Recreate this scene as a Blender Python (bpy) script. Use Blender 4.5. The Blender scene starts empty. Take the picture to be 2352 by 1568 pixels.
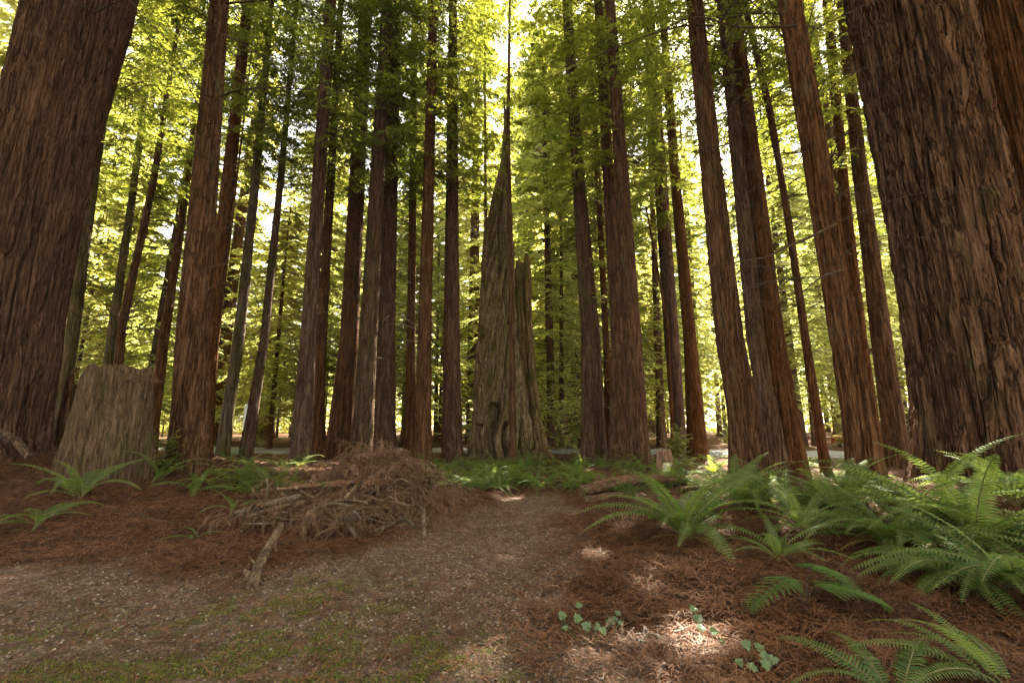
import bpy, math, random
import numpy as np
from math import radians as R, sin, cos, pi
SC = bpy.context.scene
C = SC.collection

# ------------------------------------------------------------------ camera
CAMZ, PITCH, F = 1.6, R(10.5), 1045.0            # eye height, upward tilt, focal length in 2352ths of the width
cam = bpy.data.objects.new("camera", bpy.data.cameras.new("camera"))
C.objects.link(cam)
cam.location = (0, 0, CAMZ); cam.rotation_euler = (R(90) + PITCH, 0, 0)
cam.data.sensor_width = 36; cam.data.lens = 36 * F / 2352
cam.data.clip_start = 0.05; cam.data.clip_end = 900
SC.camera = cam
SC.render.resolution_x, SC.render.resolution_y = 1024, 682

# ------------------------------------------------------------------ light
SUN_EL, SUN_AZ = R(50), R(24)                    # ahead of the camera, to the right
w = bpy.data.worlds.new("World"); SC.world = w; w.use_nodes = True
nt = w.node_tree; bg = nt.nodes["Background"]
sky = nt.nodes.new("ShaderNodeTexSky"); sky.sky_type = 'NISHITA'; sky.sun_disc = False
sky.sun_elevation = SUN_EL; sky.sun_rotation = SUN_AZ
hz = nt.nodes.new("ShaderNodeHueSaturation"); hz.inputs['Saturation'].default_value = .35; hz.inputs['Value'].default_value = 1.0   # thin white high cloud takes the blue out of the sky
nt.links.new(sky.outputs[0], hz.inputs['Color'])
wm = nt.nodes.new("ShaderNodeMix"); wm.data_type = 'RGBA'; wm.blend_type = 'MULTIPLY'; wm.inputs[0].default_value = 1; wm.inputs[7].default_value = (1.0, .92, .82, 1)
nt.links.new(hz.outputs[0], wm.inputs[6]); nt.links.new(wm.outputs[2], bg.inputs[0]); bg.inputs[1].default_value = 0.09
sl = bpy.data.lights.new("sun", 'SUN'); sl.energy = 5.0; sl.angle = R(0.5); sl.color = (1, .90, .72)
so = bpy.data.objects.new("sun", sl); C.objects.link(so)
so.rotation_euler = (R(90) - SUN_EL, 0, pi - SUN_AZ)
so.location = (0, 0, 60)
SC.view_settings.view_transform = 'Standard'; SC.view_settings.look = 'None'
SC.view_settings.exposure = 3.55; SC.view_settings.gamma = 1
SC.cycles.sample_clamp_indirect = 2.5; SC.cycles.max_bounces = 6; SC.cycles.diffuse_bounces = 4; SC.cycles.transmission_bounces = 4
SC.cycles.volume_bounces = 1; SC.cycles.transparent_max_bounces = 4
SC.cycles.pixel_filter_width = 1.1; SC.cycles.use_denoising = True; SC.cycles.denoising_prefilter = 'NONE'
SC.cycles.caustics_reflective = False; SC.cycles.caustics_refractive = False

# ------------------------------------------------------------------ numpy helpers
def _hash(i, j, k, seed):
    n = (i.astype(np.int64) * 73856093) ^ (j.astype(np.int64) * 19349663) ^ (k.astype(np.int64) * 83492791) ^ (seed * 2654435)
    n = (n & 0xffffffff)
    n = ((n ^ (n >> 15)) * 2246822519) & 0xffffffff
    n = ((n ^ (n >> 13)) * 3266489917) & 0xffffffff
    n = n ^ (n >> 16)
    return n / 2147483647.5 - 1.0
def noise(x, y, z=0.0, seed=1):
    x, y, z = np.broadcast_arrays(np.asarray(x, float), np.asarray(y, float), np.asarray(z, float))
    i, j, k = np.floor(x), np.floor(y), np.floor(z)
    fx, fy, fz = x - i, y - j, z - k
    fx, fy, fz = [f * f * (3 - 2 * f) for f in (fx, fy, fz)]
    i, j, k = i.astype(np.int64), j.astype(np.int64), k.astype(np.int64)
    o = 0
    for a in (0, 1):
        for b in (0, 1):
            for c in (0, 1):
                o = o + _hash(i + a, j + b, k + c, seed) * (fx if a else 1 - fx) * (fy if b else 1 - fy) * (fz if c else 1 - fz)
    return o
def fbm(x, y, z=0.0, seed=1, octv=3):
    s, a, f = 0, 1.0, 1.0
    for o in range(octv):
        s = s + a * noise(np.asarray(x) * f, np.asarray(y) * f, np.asarray(z) * f, seed + o); a *= .5; f *= 2.03
    return s
def smooth(e0, e1, x):
    t = np.clip((x - e0) / (e1 - e0), 0, 1); return t * t * (3 - 2 * t)
class M:
    """gathers vertices, faces and material slots of ONE mesh"""
    def __init__(s): s.v, s.q, s.t, s.qm, s.tm, s.n = [], [], [], [], [], 0
    def add(s, v, q=None, t=None, m=0):
        v = np.asarray(v, float).reshape(-1, 3)
        if q is not None and len(q):
            q = np.asarray(q, np.int64).reshape(-1, 4); s.q.append(q + s.n); s.qm.append(np.full(len(q), m))
        if t is not None and len(t):
            t = np.asarray(t, np.int64).reshape(-1, 3); s.t.append(t + s.n); s.tm.append(np.full(len(t), m))
        s.v.append(v); s.n += len(v)
    def mesh(s, name, mats, smooth_=True):
        v = np.concatenate(s.v); me = bpy.data.meshes.new(name)
        q = np.concatenate(s.q) if s.q else np.zeros((0, 4), np.int64)
        t = np.concatenate(s.t) if s.t else np.zeros((0, 3), np.int64)
        mi = np.concatenate((s.qm if s.q else []) + (s.tm if s.t else [])).astype(np.int32)
        me.vertices.add(len(v)); me.vertices.foreach_set("co", v.astype(np.float32).ravel())
        loops = np.concatenate([q.ravel(), t.ravel()]).astype(np.int32)
        me.loops.add(len(loops)); me.loops.foreach_set("vertex_index", loops)
        st = np.concatenate([np.arange(len(q)) * 4, len(q) * 4 + np.arange(len(t)) * 3]).astype(np.int32)
        me.polygons.add(len(st)); me.polygons.foreach_set("loop_start", st)
        me.polygons.foreach_set("material_index", mi)
        me.polygons.foreach_set("use_smooth", np.full(len(st), smooth_))
        me.update(calc_edges=True)
        for m in (mats if isinstance(mats, (list, tuple)) else [mats]): me.materials.append(m)
        return me
def unit(v): return v / np.maximum(np.linalg.norm(v, axis=-1, keepdims=True), 1e-9)
def add_tube(m, pts, rad, seg=8, mat=0, cap=True, rough=0, seed=0):
    pts = np.asarray(pts, float); n = len(pts); rad = np.broadcast_to(np.asarray(rad, float), (n,))
    tg = unit(np.gradient(pts, axis=0)); ref = np.array([0, 0, 1.0]) if abs(tg[0][2]) < .8 else np.array([1.0, 0, 0])
    a = unit(np.cross(tg, ref)); b = np.cross(tg, a)
    th = np.arange(seg) * 2 * pi / seg
    rr = rad[:, None] * np.ones((n, seg))
    if rough: rr = rr * (1 + rough * noise(np.cos(th)[None] * 2 + pts[:, :1] * 3, np.sin(th)[None] * 2 + pts[:, 1:2] * 3, pts[:, 2:] * 3, seed))
    v = pts[:, None] + rr[..., None] * (np.cos(th)[None, :, None] * a[:, None] + np.sin(th)[None, :, None] * b[:, None])
    i = np.arange(n - 1)[:, None] * seg; j = np.arange(seg)[None]; k = (j + 1) % seg
    q = np.stack([i + j, i + k, i + seg + k, i + seg + j], -1).reshape(-1, 4)
    m.add(v.reshape(-1, 3), q, m=mat)
    if cap:
        for e, o in ((0, 1), (n - 1, -1)):
            ring = v[e]; c = ring.mean(0, keepdims=True); jj = np.arange(seg)
            m.add(np.vstack([ring, c]), t=np.stack([jj, (jj + 1) % seg, np.full(seg, seg)], -1)[:, ::o], m=mat)
def curve(pts, n):
    """smooth resample through control points"""
    p = np.asarray(pts, float); p = np.vstack([2 * p[0] - p[1], p, 2 * p[-1] - p[-2]]); out = []
    k = len(p) - 3
    for u in np.linspace(0, k - 1e-6, n):
        i = int(u); t = u - i; a, b, c, d = p[i:i + 4]
        out.append(.5 * (2 * b + (c - a) * t + (2 * a - 5 * b + 4 * c - d) * t * t + (3 * b - a - 3 * c + d) * t ** 3))
    return np.array(out)
def link(name, me, parent=None, loc=None):
    o = bpy.data.objects.new(name, me); C.objects.link(o)
    if parent: o.parent = parent
    if loc is not None: o.location = loc
    return o
def tag(o, label=None, cat=None, group=None, kind=None):
    for k, v in (("label", label), ("category", cat), ("group", group), ("kind", kind)):
        if v: o[k] = v
    return o
def thing(name, loc, label, cat, group=None, rz=0):
    o = bpy.data.objects.new(name, None); C.objects.link(o); o.location = loc; o.rotation_euler.z = rz
    o.empty_display_size = .2
    return tag(o, label, cat, group)
def copy_tree(o, parent=None):
    c = o.copy(); C.objects.link(c)
    if parent: c.parent = parent
    for ch in list(o.children): copy_tree(ch, c)
    return c

# ------------------------------------------------------------------ terrain
def hills(x, y):
    x = np.asarray(x, float); y = np.asarray(y, float)
    h = .95 * np.exp(-((x + 12.0) / 4.6) ** 2 - ((y - 12.5) / 4.4) ** 2)
    h = h + .50 * np.exp(-((x - 8.0) / 2.9) ** 2 - ((y - 7.6) / 2.8) ** 2)
    h = h + .16 * np.exp(-((x + 1.9) / 2.0) ** 2 - ((y - 9.2) / 1.2) ** 2)
    h = h + .20 * np.exp(-((x + 8.7) / 2.2) ** 2 - ((y - 9.0) / 1.0) ** 2)
    h = h + .12 * np.exp(-((x - 5.5) / 3) ** 2 - ((y - 12) / 3) ** 2)
    return h
def ray(px, py):
    dx, dy = (px - 1176) / F, (784 - py) / F
    return np.array([dx, cos(PITCH) - sin(PITCH) * dy, sin(PITCH) + cos(PITCH) * dy])
def at(px, py, Y):
    d = ray(px, py); return np.array([0, 0, CAMZ]) + d * (Y / d[1])
def flat(px, py, z=0.0):
    d = ray(px, py); return (np.array([0, 0, CAMZ]) + d * ((CAMZ - z) / -d[2]))
# outline of the gravel clearing and the footpath, on level ground
GP = np.array([flat(*p)[:2] for p in [(-900, 1400), (-300, 1350), (0, 1318), (330, 1290), (560, 1345), (760, 1290), (960, 1235), (1080, 1190),
      (1150, 1160), (1185, 1140), (1260, 1140), (1310, 1180), (1270, 1240), (1260, 1320), (1235, 1400), (1290, 1480), (1400, 1600), (1500, 1900)]]
      + [(3, -3), (-12, -3)])
def poly_sd(x, y, P):
    """signed distance to polygon P, positive inside"""
    x = np.asarray(x, float); y = np.asarray(y, float); d = np.full(x.shape, 1e9); ins = np.zeros(x.shape, bool)
    for i in range(len(P)):
        a, b = P[i - 1], P[i]; e = b - a
        t = np.clip(((x - a[0]) * e[0] + (y - a[1]) * e[1]) / (e @ e), 0, 1)
        d = np.minimum(d, np.hypot(x - a[0] - t * e[0], y - a[1] - t * e[1]))
        c = (a[1] > y) != (b[1] > y)
        ins ^= c & (x < (b[0] - a[0]) * (y - a[1]) / (b[1] - a[1] + 1e-12) + a[0])
    return np.where(ins, d, -d)
def gravel(x, y): return smooth(-.35, .35, poly_sd(x, y, GP) + .35 * fbm(np.asarray(x) * 1.3, np.asarray(y) * 1.3, 0, 11))
def height(x, y):
    x = np.asarray(x, float); y = np.asarray(y, float)
    g = gravel(x, y) if np.ndim(x) else float(gravel(np.array([x]), np.array([y]))[0])
    n = .05 * fbm(x * .7, y * .7, 0, 3) + (1 - g) * (.05 + .05 * fbm(x * 2.3, y * 2.3, 0, 5) + .03 * noise(x * 6, y * 6, 0, 8)) + .35 * noise(x * .05, y * .05, 0, 9) * smooth(30, 60, np.hypot(x, y))
    return hills(x, y) + n
def gp(px, py):
    d = ray(px, py); t = 1.5 + 150 * np.linspace(0, 1, 900) ** 2
    p = np.array([0, 0, CAMZ]) + d * t[:, None]; k = np.flatnonzero(p[:, 2] < height(p[:, 0], p[:, 1]))
    return p[k[0]].copy() if len(k) else p[-1].copy()
def on(x, y): return np.array([x, y, float(height(x, y))])

# ------------------------------------------------------------------ materials
def mat(name):
    m = bpy.data.materials.new(name); m.use_nodes = True; nt = m.node_tree
    b = nt.nodes["Principled BSDF"]; return m, nt, b
def N(nt, t, **k):
    n = nt.nodes.new(t)
    for a, v in k.items():
        if a.startswith("i_"):
            n.inputs[a[2:].replace("_", " ")].default_value = v
        else: setattr(n, a, v)
    return n
def ramp(nt, fac, stops, interp='LINEAR'):
    r = nt.nodes.new("ShaderNodeValToRGB"); r.color_ramp.interpolation = interp
    e = r.color_ramp.elements
    while len(e) < len(stops): e.new(.5)
    for el, (p, c) in zip(e, stops): el.position = p; el.color = (*c, 1)
    nt.links.new(fac, r.inputs[0]); return r.outputs[0]
def mix(nt, fac, a, b, mode='MIX'):
    n = nt.nodes.new("ShaderNodeMix"); n.data_type = 'RGBA'; n.blend_type = mode
    for s, v in ((n.inputs[0], fac), (n.inputs[6], a), (n.inputs[7], b)):
        if isinstance(v, bpy.types.NodeSocket): nt.links.new(v, s)
        elif isinstance(v, tuple): s.default_value = (*v, 1)
        else: s.default_value = v
    return n.outputs[2]
def mapping(nt, scale, coord='Object', loc_rand=False):
    tc = nt.nodes.new("ShaderNodeTexCoord"); mp = nt.nodes.new("ShaderNodeMapping")
    mp.inputs['Scale'].default_value = scale; nt.links.new(tc.outputs[coord], mp.inputs[0]); return mp.outputs[0]
def ntex(nt, vec, scale, detail=4, rough=.6, dist=0):
    n = nt.nodes.new("ShaderNodeTexNoise"); n.inputs['Scale'].default_value = scale; n.inputs['Detail'].default_value = detail
    n.inputs['Roughness'].default_value = rough; n.inputs['Distortion'].default_value = dist
    nt.links.new(vec, n.inputs['Vector']); return n.outputs['Fac']
def bump(nt, b, h, strength=.6, dist=.05):
    n = nt.nodes.new("ShaderNodeBump"); n.inputs['Strength'].default_value = strength; n.inputs['Distance'].default_value = dist
    nt.links.new(h, n.inputs['Height']); nt.links.new(n.outputs[0], b.inputs['Normal'])
def bark(name, dark, mid, light, moss=None, moss_amt=.5, sc=1.0, bdist=.06, zs=.09, crack=.6, ax=2):
    m, nt, b = mat(name)
    S3 = lambda k: tuple(sc * k if i == ax else sc for i in range(3))
    v = mapping(nt, S3(zs))
    a = ntex(nt, v, 9, 6, .65, .6); f = ntex(nt, v, 46, 5, .8)
    col = ramp(nt, a, [(.30, dark), (.48, mid), (.66, light)])
    col = mix(nt, .55, col, ramp(nt, f, [(.34, tuple(c * .25 for c in mid)), (.66, tuple(min(1, c * 1.5) for c in light))]), 'MIX')
    v2 = mapping(nt, (1, 1, .35)); big = ntex(nt, v2, 1.1, 3)
    oi = nt.nodes.new("ShaderNodeObjectInfo")
    hs = nt.nodes.new("ShaderNodeHueSaturation"); nt.links.new(col, hs.inputs['Color'])
    mr = nt.nodes.new("ShaderNodeMapRange"); mr.inputs[3].default_value = .7; mr.inputs[4].default_value = 1.3
    nt.links.new(big, mr.inputs[0]); nt.links.new(mr.outputs[0], hs.inputs['Value'])
    mr2 = nt.nodes.new("ShaderNodeMapRange"); mr2.inputs[3].default_value = .7; mr2.inputs[4].default_value = 1.15
    nt.links.new(oi.outputs['Random'], mr2.inputs[0]); nt.links.new(mr2.outputs[0], hs.inputs['Saturation'])
    col = hs.outputs[0]
    if moss:
        mm = ramp(nt, ntex(nt, mapping(nt, (1, 1, .3)), 2.3, 5, .7), [(.62 - .3 * moss_amt, (0, 0, 0)), (.78 - .3 * moss_amt, (1, 1, 1))])
        col = mix(nt, mm, col, moss)
    nt.links.new(col, b.inputs['Base Color']); b.inputs['Roughness'].default_value = .95
    b.inputs['Specular IOR Level'].default_value = .04
    # long vertical cracks: where a stretched noise crosses its middle value
    cn = ntex(nt, mapping(nt, S3(zs * .6)), 11, 3, .55, .4)
    ab = nt.nodes.new("ShaderNodeMath"); ab.operation = 'SUBTRACT'; ab.inputs[1].default_value = .5; nt.links.new(cn, ab.inputs[0])
    a2 = nt.nodes.new("ShaderNodeMath"); a2.operation = 'ABSOLUTE'; nt.links.new(ab.outputs[0], a2.inputs[0])
    cr = ramp(nt, a2.outputs[0], [(0, (0, 0, 0)), (.055, (1, 1, 1))])
    mx = nt.nodes.new("ShaderNodeMath"); mx.operation = 'MULTIPLY_ADD'; mx.inputs[1].default_value = .35
    nt.links.new(f, mx.inputs[0]); nt.links.new(a, mx.inputs[2])
    mc = nt.nodes.new("ShaderNodeMath"); mc.operation = 'MULTIPLY_ADD'; mc.inputs[1].default_value = .7 * crack
    nt.links.new(cr, mc.inputs[0]); nt.links.new(mx.outputs[0], mc.inputs[2])
    col = mix(nt, cr, mix(nt, crack, col, tuple(c * .7 for c in dark)), col); nt.links.new(col, b.inputs['Base Color'])  # furrow shade painted dark into the colour of the cracks
    bump(nt, b, mc.outputs[0], 1.0, bdist); return m
BARK = bark("redwood_bark", (.009, .004, .0025), (.052, .022, .011), (.19, .095, .050), (.10, .095, .055), .12)
BARK_GREY = bark("grey_bark", (.015, .008, .005), (.060, .032, .019), (.17, .105, .07), (.07, .08, .03), .3)
BARK_MOSS = bark("mossy_bark", (.03, .02, .011), (.09, .055, .03), (.18, .12, .065), (.085, .08, .028), .55)
BARK_BIG = bark("furrowed_bark", (.005, .0025, .0015), (.048, .019, .009), (.24, .112, .056), (.085, .075, .035), .2, sc=.62, bdist=.12, zs=.07, crack=.65)
BARK_FIB = bark("fibrous_bark", (.008, .0035, .0025), (.048, .019, .010), (.19, .092, .050), (.06, .05, .025), .1, sc=.9, bdist=.07, zs=.06, crack=.5)
WOOD = bark("weathered_wood", (.012, .007, .004), (.12, .075, .04), (.36, .25, .15), (.12, .11, .03), .5, sc=.6, zs=.16, crack=.6)
STUMPW = bark("stump_wood", (.014, .008, .005), (.072, .040, .024), (.21, .13, .08), (.09, .085, .035), .25, sc=1.3, zs=.10, crack=.4)
ROT = bark("rotten_wood", (.08, .03, .018), (.26, .11, .06), (.42, .20, .12), (.10, .12, .04), .2)
ROTX = bark("rotten_log_wood", (.04, .018, .011), (.14, .065, .04), (.27, .15, .10), (.10, .12, .04), .3, ax=0, zs=.25, bdist=.03)
PILESTEM = bark("dead_stem_bark", (.035, .02, .013), (.10, .058, .038), (.22, .145, .10), bdist=.01, sc=1.5, zs=.6)
STICK = bark("dead_branch_bark", (.06, .037, .025), (.16, .105, .074), (.28, .205, .15), (.07, .045, .03), .6, bdist=.02, sc=2.2, zs=.5)
TWIG = bark("twig_bark", (.022, .013, .009), (.06, .038, .026), (.12, .085, .06), bdist=.005, sc=3, zs=1)
def leafmat(name, c1, c2, t1, t2, trans=.5, scale=.35, gloss=.04):
    m = bpy.data.materials.new(name); m.use_nodes = True; nt = m.node_tree; nt.nodes.clear()
    out = nt.nodes.new("ShaderNodeOutputMaterial"); g = nt.nodes.new("ShaderNodeNewGeometry"); oi = nt.nodes.new("ShaderNodeObjectInfo")
    n = ntex(nt, mapping(nt, (1, 1, 1), 'Object'), scale, 3)
    ad = nt.nodes.new("ShaderNodeMath"); ad.operation = 'MULTIPLY_ADD'; ad.inputs[1].default_value = .45
    nt.links.new(g.outputs['Random Per Island'], ad.inputs[0])
    a2 = nt.nodes.new("ShaderNodeMath"); a2.operation = 'MULTIPLY_ADD'; a2.inputs[1].default_value = .3
    nt.links.new(oi.outputs['Random'], a2.inputs[0]); nt.links.new(n, a2.inputs[2]); nt.links.new(a2.outputs[0], ad.inputs[2])
    dc = ramp(nt, ad.outputs[0], [(.45, c1), (1.0, c2)]); tc = ramp(nt, ad.outputs[0], [(.45, t1), (1.0, t2)])
    d = nt.nodes.new("ShaderNodeBsdfDiffuse"); t = nt.nodes.new("ShaderNodeBsdfTranslucent"); gl = nt.nodes.new("ShaderNodeBsdfGlossy")
    gl.inputs['Roughness'].default_value = .45; gl.inputs['Color'].default_value = (.8, .85, .8, 1)
    nt.links.new(dc, d.inputs[0]); nt.links.new(tc, t.inputs[0])
    m1 = nt.nodes.new("ShaderNodeMixShader"); m1.inputs[0].default_value = trans
    nt.links.new(d.outputs[0], m1.inputs[1]); nt.links.new(t.outputs[0], m1.inputs[2])
    m2 = nt.nodes.new("ShaderNodeMixShader"); m2.inputs[0].default_value = gloss
    nt.links.new(m1.outputs[0], m2.inputs[1]); nt.links.new(gl.outputs[0], m2.inputs[2]); nt.links.new(m2.outputs[0], out.inputs[0])
    return m
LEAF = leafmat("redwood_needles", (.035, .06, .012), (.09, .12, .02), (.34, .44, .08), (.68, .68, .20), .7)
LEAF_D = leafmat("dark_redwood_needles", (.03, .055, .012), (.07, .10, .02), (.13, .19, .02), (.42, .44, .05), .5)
LEAF_Y = leafmat("sunlit_tint_needles", (.06, .085, .015), (.12, .14, .025), (.50, .55, .12), (.84, .80, .28), .72)  # lit copy of the needles, backlit yellow put into the colour
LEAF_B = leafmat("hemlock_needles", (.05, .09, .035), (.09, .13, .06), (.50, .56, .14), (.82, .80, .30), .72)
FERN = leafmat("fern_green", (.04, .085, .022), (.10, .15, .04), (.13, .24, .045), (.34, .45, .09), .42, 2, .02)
FERN_Y = leafmat("fern_sunlit_tint", (.08, .12, .02), (.14, .17, .03), (.26, .36, .03), (.5, .55, .08), .5, 2)  # yellower copy of the fern green, sunshine put into the colour
BRACK = leafmat("bracken_green", (.05, .12, .03), (.09, .17, .04), (.12, .28, .04), (.3, .42, .08), .4, 2)
IVY = leafmat("ivy_green", (.035, .085, .03), (.08, .15, .05), (.10, .2, .04), (.25, .36, .08), .3, 4, .08)
DEAD = leafmat("dead_needles", (.03, .015, .010), (.21, .122, .085), (.12, .05, .025), (.25, .12, .06), .2, 1.2, .03)
LITTER = leafmat("litter_needles", (.03, .012, .007), (.27, .12, .07), (.10, .04, .02), (.2, .09, .05), .15, .8, .03)
MOSSM = leafmat("moss_green", (.06, .085, .015), (.16, .17, .03), (.14, .18, .02), (.3, .32, .04), .3, 1.5, .02)

# ------------------------------------------------------------------ ground sheet
def ground():
    ax = np.concatenate([-np.geomspace(14, 400, 46)[::-1], np.linspace(-13.9, 13.9, 520), np.geomspace(14, 400, 46)])
    ay = np.concatenate([np.linspace(-40, 1, 20), np.linspace(1.05, 15, 300), np.geomspace(15.05, 600, 150)])
    X, Y = np.meshgrid(ax, ay); Z = height(X.ravel(), Y.ravel()).reshape(X.shape)
    g = gravel(X.ravel(), Y.ravel())
    Z += .012 * fbm(X.ravel() * 11, Y.ravel() * 11, 0, 21).reshape(X.shape) * (1.4 - g.reshape(X.shape))
    m = M(); ny, nx = X.shape; i = np.arange(ny - 1)[:, None] * nx; j = np.arange(nx - 1)[None]
    m.add(np.stack([X, Y, Z], -1), np.stack([i + j, i + j + 1, i + nx + j + 1, i + nx + j], -1))
    mt, nt, b = mat("forest_floor")
    at_ = nt.nodes.new("ShaderNodeAttribute"); at_.attribute_name = "gravel"
    am = nt.nodes.new("ShaderNodeAttribute"); am.attribute_name = "moss"
    v = mapping(nt, (1, 1, 1)); fine = ntex(nt, v, 26, 5, .75, .5); med = ntex(nt, v, 3, 4); tiny = ntex(nt, v, 95, 3, .8)
    lit = ramp(nt, fine, [(.3, (.028, .014, .009)), (.5, (.095, .047, .029)), (.68, (.21, .115, .072))])
    lit = mix(nt, ramp(nt, med, [(.4, (0, 0, 0)), (.7, (1, 1, 1))]), lit, (.075, .04, .026))
    vo = nt.nodes.new("ShaderNodeTexVoronoi"); vo.inputs['Scale'].default_value = 62; nt.links.new(v, vo.inputs['Vector'])
    st = ramp(nt, vo.outputs['Distance'], [(.0, (.36, .275, .225)), (.35, (.26, .19, .15)), (.6, (.09, .055, .04))])
    st = mix(nt, .5, st, ramp(nt, vo.outputs['Color'], [(.1, (.10, .065, .048)), (.6, (.24, .175, .14)), (.95, (.42, .34, .29))]))
    st = mix(nt, ramp(nt, ntex(nt, v, 5, 5, .7), [(.42, (0, 0, 0)), (.60, (1, 1, 1))]), st, (.13, .075, .05))
    ms = ramp(nt, tiny, [(.3, (.05, .05, .012)), (.7, (.15, .16, .03))])
    mf = nt.nodes.new("ShaderNodeMath"); mf.operation = 'MULTIPLY'; nt.links.new(am.outputs['Fac'], mf.inputs[0])
    nt.links.new(ramp(nt, ntex(nt, v, 9, 5, .8), [(.48, (0, 0, 0)), (.66, (1, 1, 1))]), mf.inputs[1])
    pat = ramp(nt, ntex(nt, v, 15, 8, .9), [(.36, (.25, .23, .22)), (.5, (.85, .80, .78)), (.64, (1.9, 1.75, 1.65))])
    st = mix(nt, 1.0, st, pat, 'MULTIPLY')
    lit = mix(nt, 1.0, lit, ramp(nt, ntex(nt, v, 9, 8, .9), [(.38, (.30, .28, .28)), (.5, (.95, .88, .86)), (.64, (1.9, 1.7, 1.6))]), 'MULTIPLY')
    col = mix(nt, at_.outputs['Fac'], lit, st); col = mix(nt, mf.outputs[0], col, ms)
    nt.links.new(col, b.inputs['Base Color']); b.inputs['Roughness'].default_value = .95; b.inputs['Specular IOR Level'].default_value = .15
    hh = nt.nodes.new("ShaderNodeMath"); hh.operation = 'ADD'; nt.links.new(fine, hh.inputs[0]); nt.links.new(tiny, hh.inputs[1])
    bump(nt, b, hh.outputs[0], 1, .025)
    me = m.mesh("ground", mt)
    for nm, val in (("gravel", g), ("moss", moss(X.ravel(), Y.ravel()))):
        a = me.attributes.new(nm, 'FLOAT', 'POINT'); a.data.foreach_set("value", val.astype(np.float32))
    tag(link("ground", me), kind="structure")
MP = [(*flat(px, py)[:2], r) for px, py, r in [(560, 1420, .75), (300, 1530, .8), (650, 1480, .55), (1040, 1490, .4), (850, 1350, .35), (760, 1350, .5),
      (450, 1500, .7), (100, 1545, .9), (1000, 1545, .4), (1110, 1475, .25), (640, 1545, .5), (730, 1400, .5), (880, 1530, .3)]]
def moss(x, y):
    s = 0
    for a, b, r in MP: s = np.maximum(s, np.exp(-(((x - a) / (r * 1.2)) ** 2 + ((y - b) / (r * .6)) ** 2)))
    return np.clip(s * 1.3 + .3 * fbm(x * 3, y * 3, 0, 31) * (s > .1), 0, 1)
ground()
def road():
    c = [(-260, 60), (-80, 38), (-30, 31.5), (-14, 29), (0, 28.8), (10, 27.0), (20, 24.2), (34, 19), (80, 0)]
    p = curve([(a, b, 0) for a, b in c], 160); tg = unit(np.gradient(p, axis=0)); n = np.stack([-tg[:, 1], tg[:, 0], 0 * tg[:, 0]], -1)
    ws = np.linspace(-2.6, 2.6, 9); V = p[:, None] + n[:, None] * ws[None, :, None]
    V[..., 2] = height(V[..., 0].ravel(), V[..., 1].ravel()).reshape(V.shape[:2]).max(1)[:, None] + .05 + .03 * (1 - (ws / 2.6) ** 2)
    V[:, 0, 2] -= .4; V[:, -1, 2] -= .4
    m = M(); i = np.arange(159)[:, None] * 9; j = np.arange(8)[None]
    m.add(V, np.stack([i + j, i + j + 1, i + 10 + j, i + 9 + j], -1))
    mt, nt, b = mat("asphalt"); v = mapping(nt, (1, 1, 1))
    nt.links.new(ramp(nt, ntex(nt, v, 6, 6, .8), [(.3, (.15, .15, .155)), (.7, (.23, .23, .24))]), b.inputs['Base Color']); b.inputs['Roughness'].default_value = .8
    tag(link("road", m.mesh("road", mt)), kind="structure")
road()

# ------------------------------------------------------------------ trunks
def trunk_mesh(name, zs, cs, rs, mt, seg=56, rings=110, amp=.028, rw=.11, flare=.18, fh=.5, seed=1, twist=0, lobes=.3, zpow=1.25, stretch=9, rough=0):
    zs, cs, rs = np.asarray(zs), np.asarray(cs), np.asarray(rs)
    z = zs[0] + (zs[-1] - zs[0]) * np.linspace(0, 1, rings) ** zpow
    cx, cy, r = np.interp(z, zs, cs[:, 0]), np.interp(z, zs, cs[:, 1]), np.interp(z, zs, rs)
    th = np.arange(seg) * 2 * pi / seg; T, Z = np.meshgrid(th, z); Rr = r[:, None] * np.ones_like(T)
    zz = np.maximum(Z, 0); fl = np.exp(-zz / fh)
    rng = np.random.RandomState(seed); lob = sum(np.cos(k * T + rng.rand() * 6.28 + .15 * Z) * a for k, a in ((2, .4), (3, .5), (5, .45), (8, .25)))
    R0 = r.max(); tw = T + twist * Z
    ridge = lambda w, sd: 1.7 * smooth(0, .26, np.abs(noise(np.cos(tw) * R0 / w, np.sin(tw) * R0 / w, Z / (w * stretch) + .35 * noise(np.cos(tw) * 3, np.sin(tw) * 3, Z * 1.5, sd + 7), sd))) - 1.1
    fade = np.clip(Rr / R0, .15, 1)
    D = amp * fade * (ridge(rw, seed) * .65 + ridge(rw * .5, seed + 3) * .35)
    Rr = Rr * (1 + flare * fl * (1 + lobes * 1.6 * lob) + .03 * lob * (1 - fl)) + D
    if rough: Rr = Rr + rough * (noise(np.cos(T) * R0 / .05, np.sin(T) * R0 / .05, Z / .16, seed + 20) + .8 * noise(np.cos(T) * R0 / .025, np.sin(T) * R0 / .025, Z / .10, seed + 21))
    V = np.stack([cx[:, None] + np.cos(T) * Rr, cy[:, None] + np.sin(T) * Rr, Z], -1)
    m = M(); i = np.arange(rings - 1)[:, None] * seg; j = np.arange(seg)[None]; k = (j + 1) % seg
    m.add(V, np.stack([i + j, i + k, i + seg + k, i + seg + j], -1))
    c = V[-1].mean(0)[None] + [[0, 0, .05]]; jj = np.arange(seg)
    m.add(np.vstack([V[-1], c]), t=np.stack([jj, (jj + 1) % seg, np.full(seg, seg)], -1))
    return m.mesh(name, mt)

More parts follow.
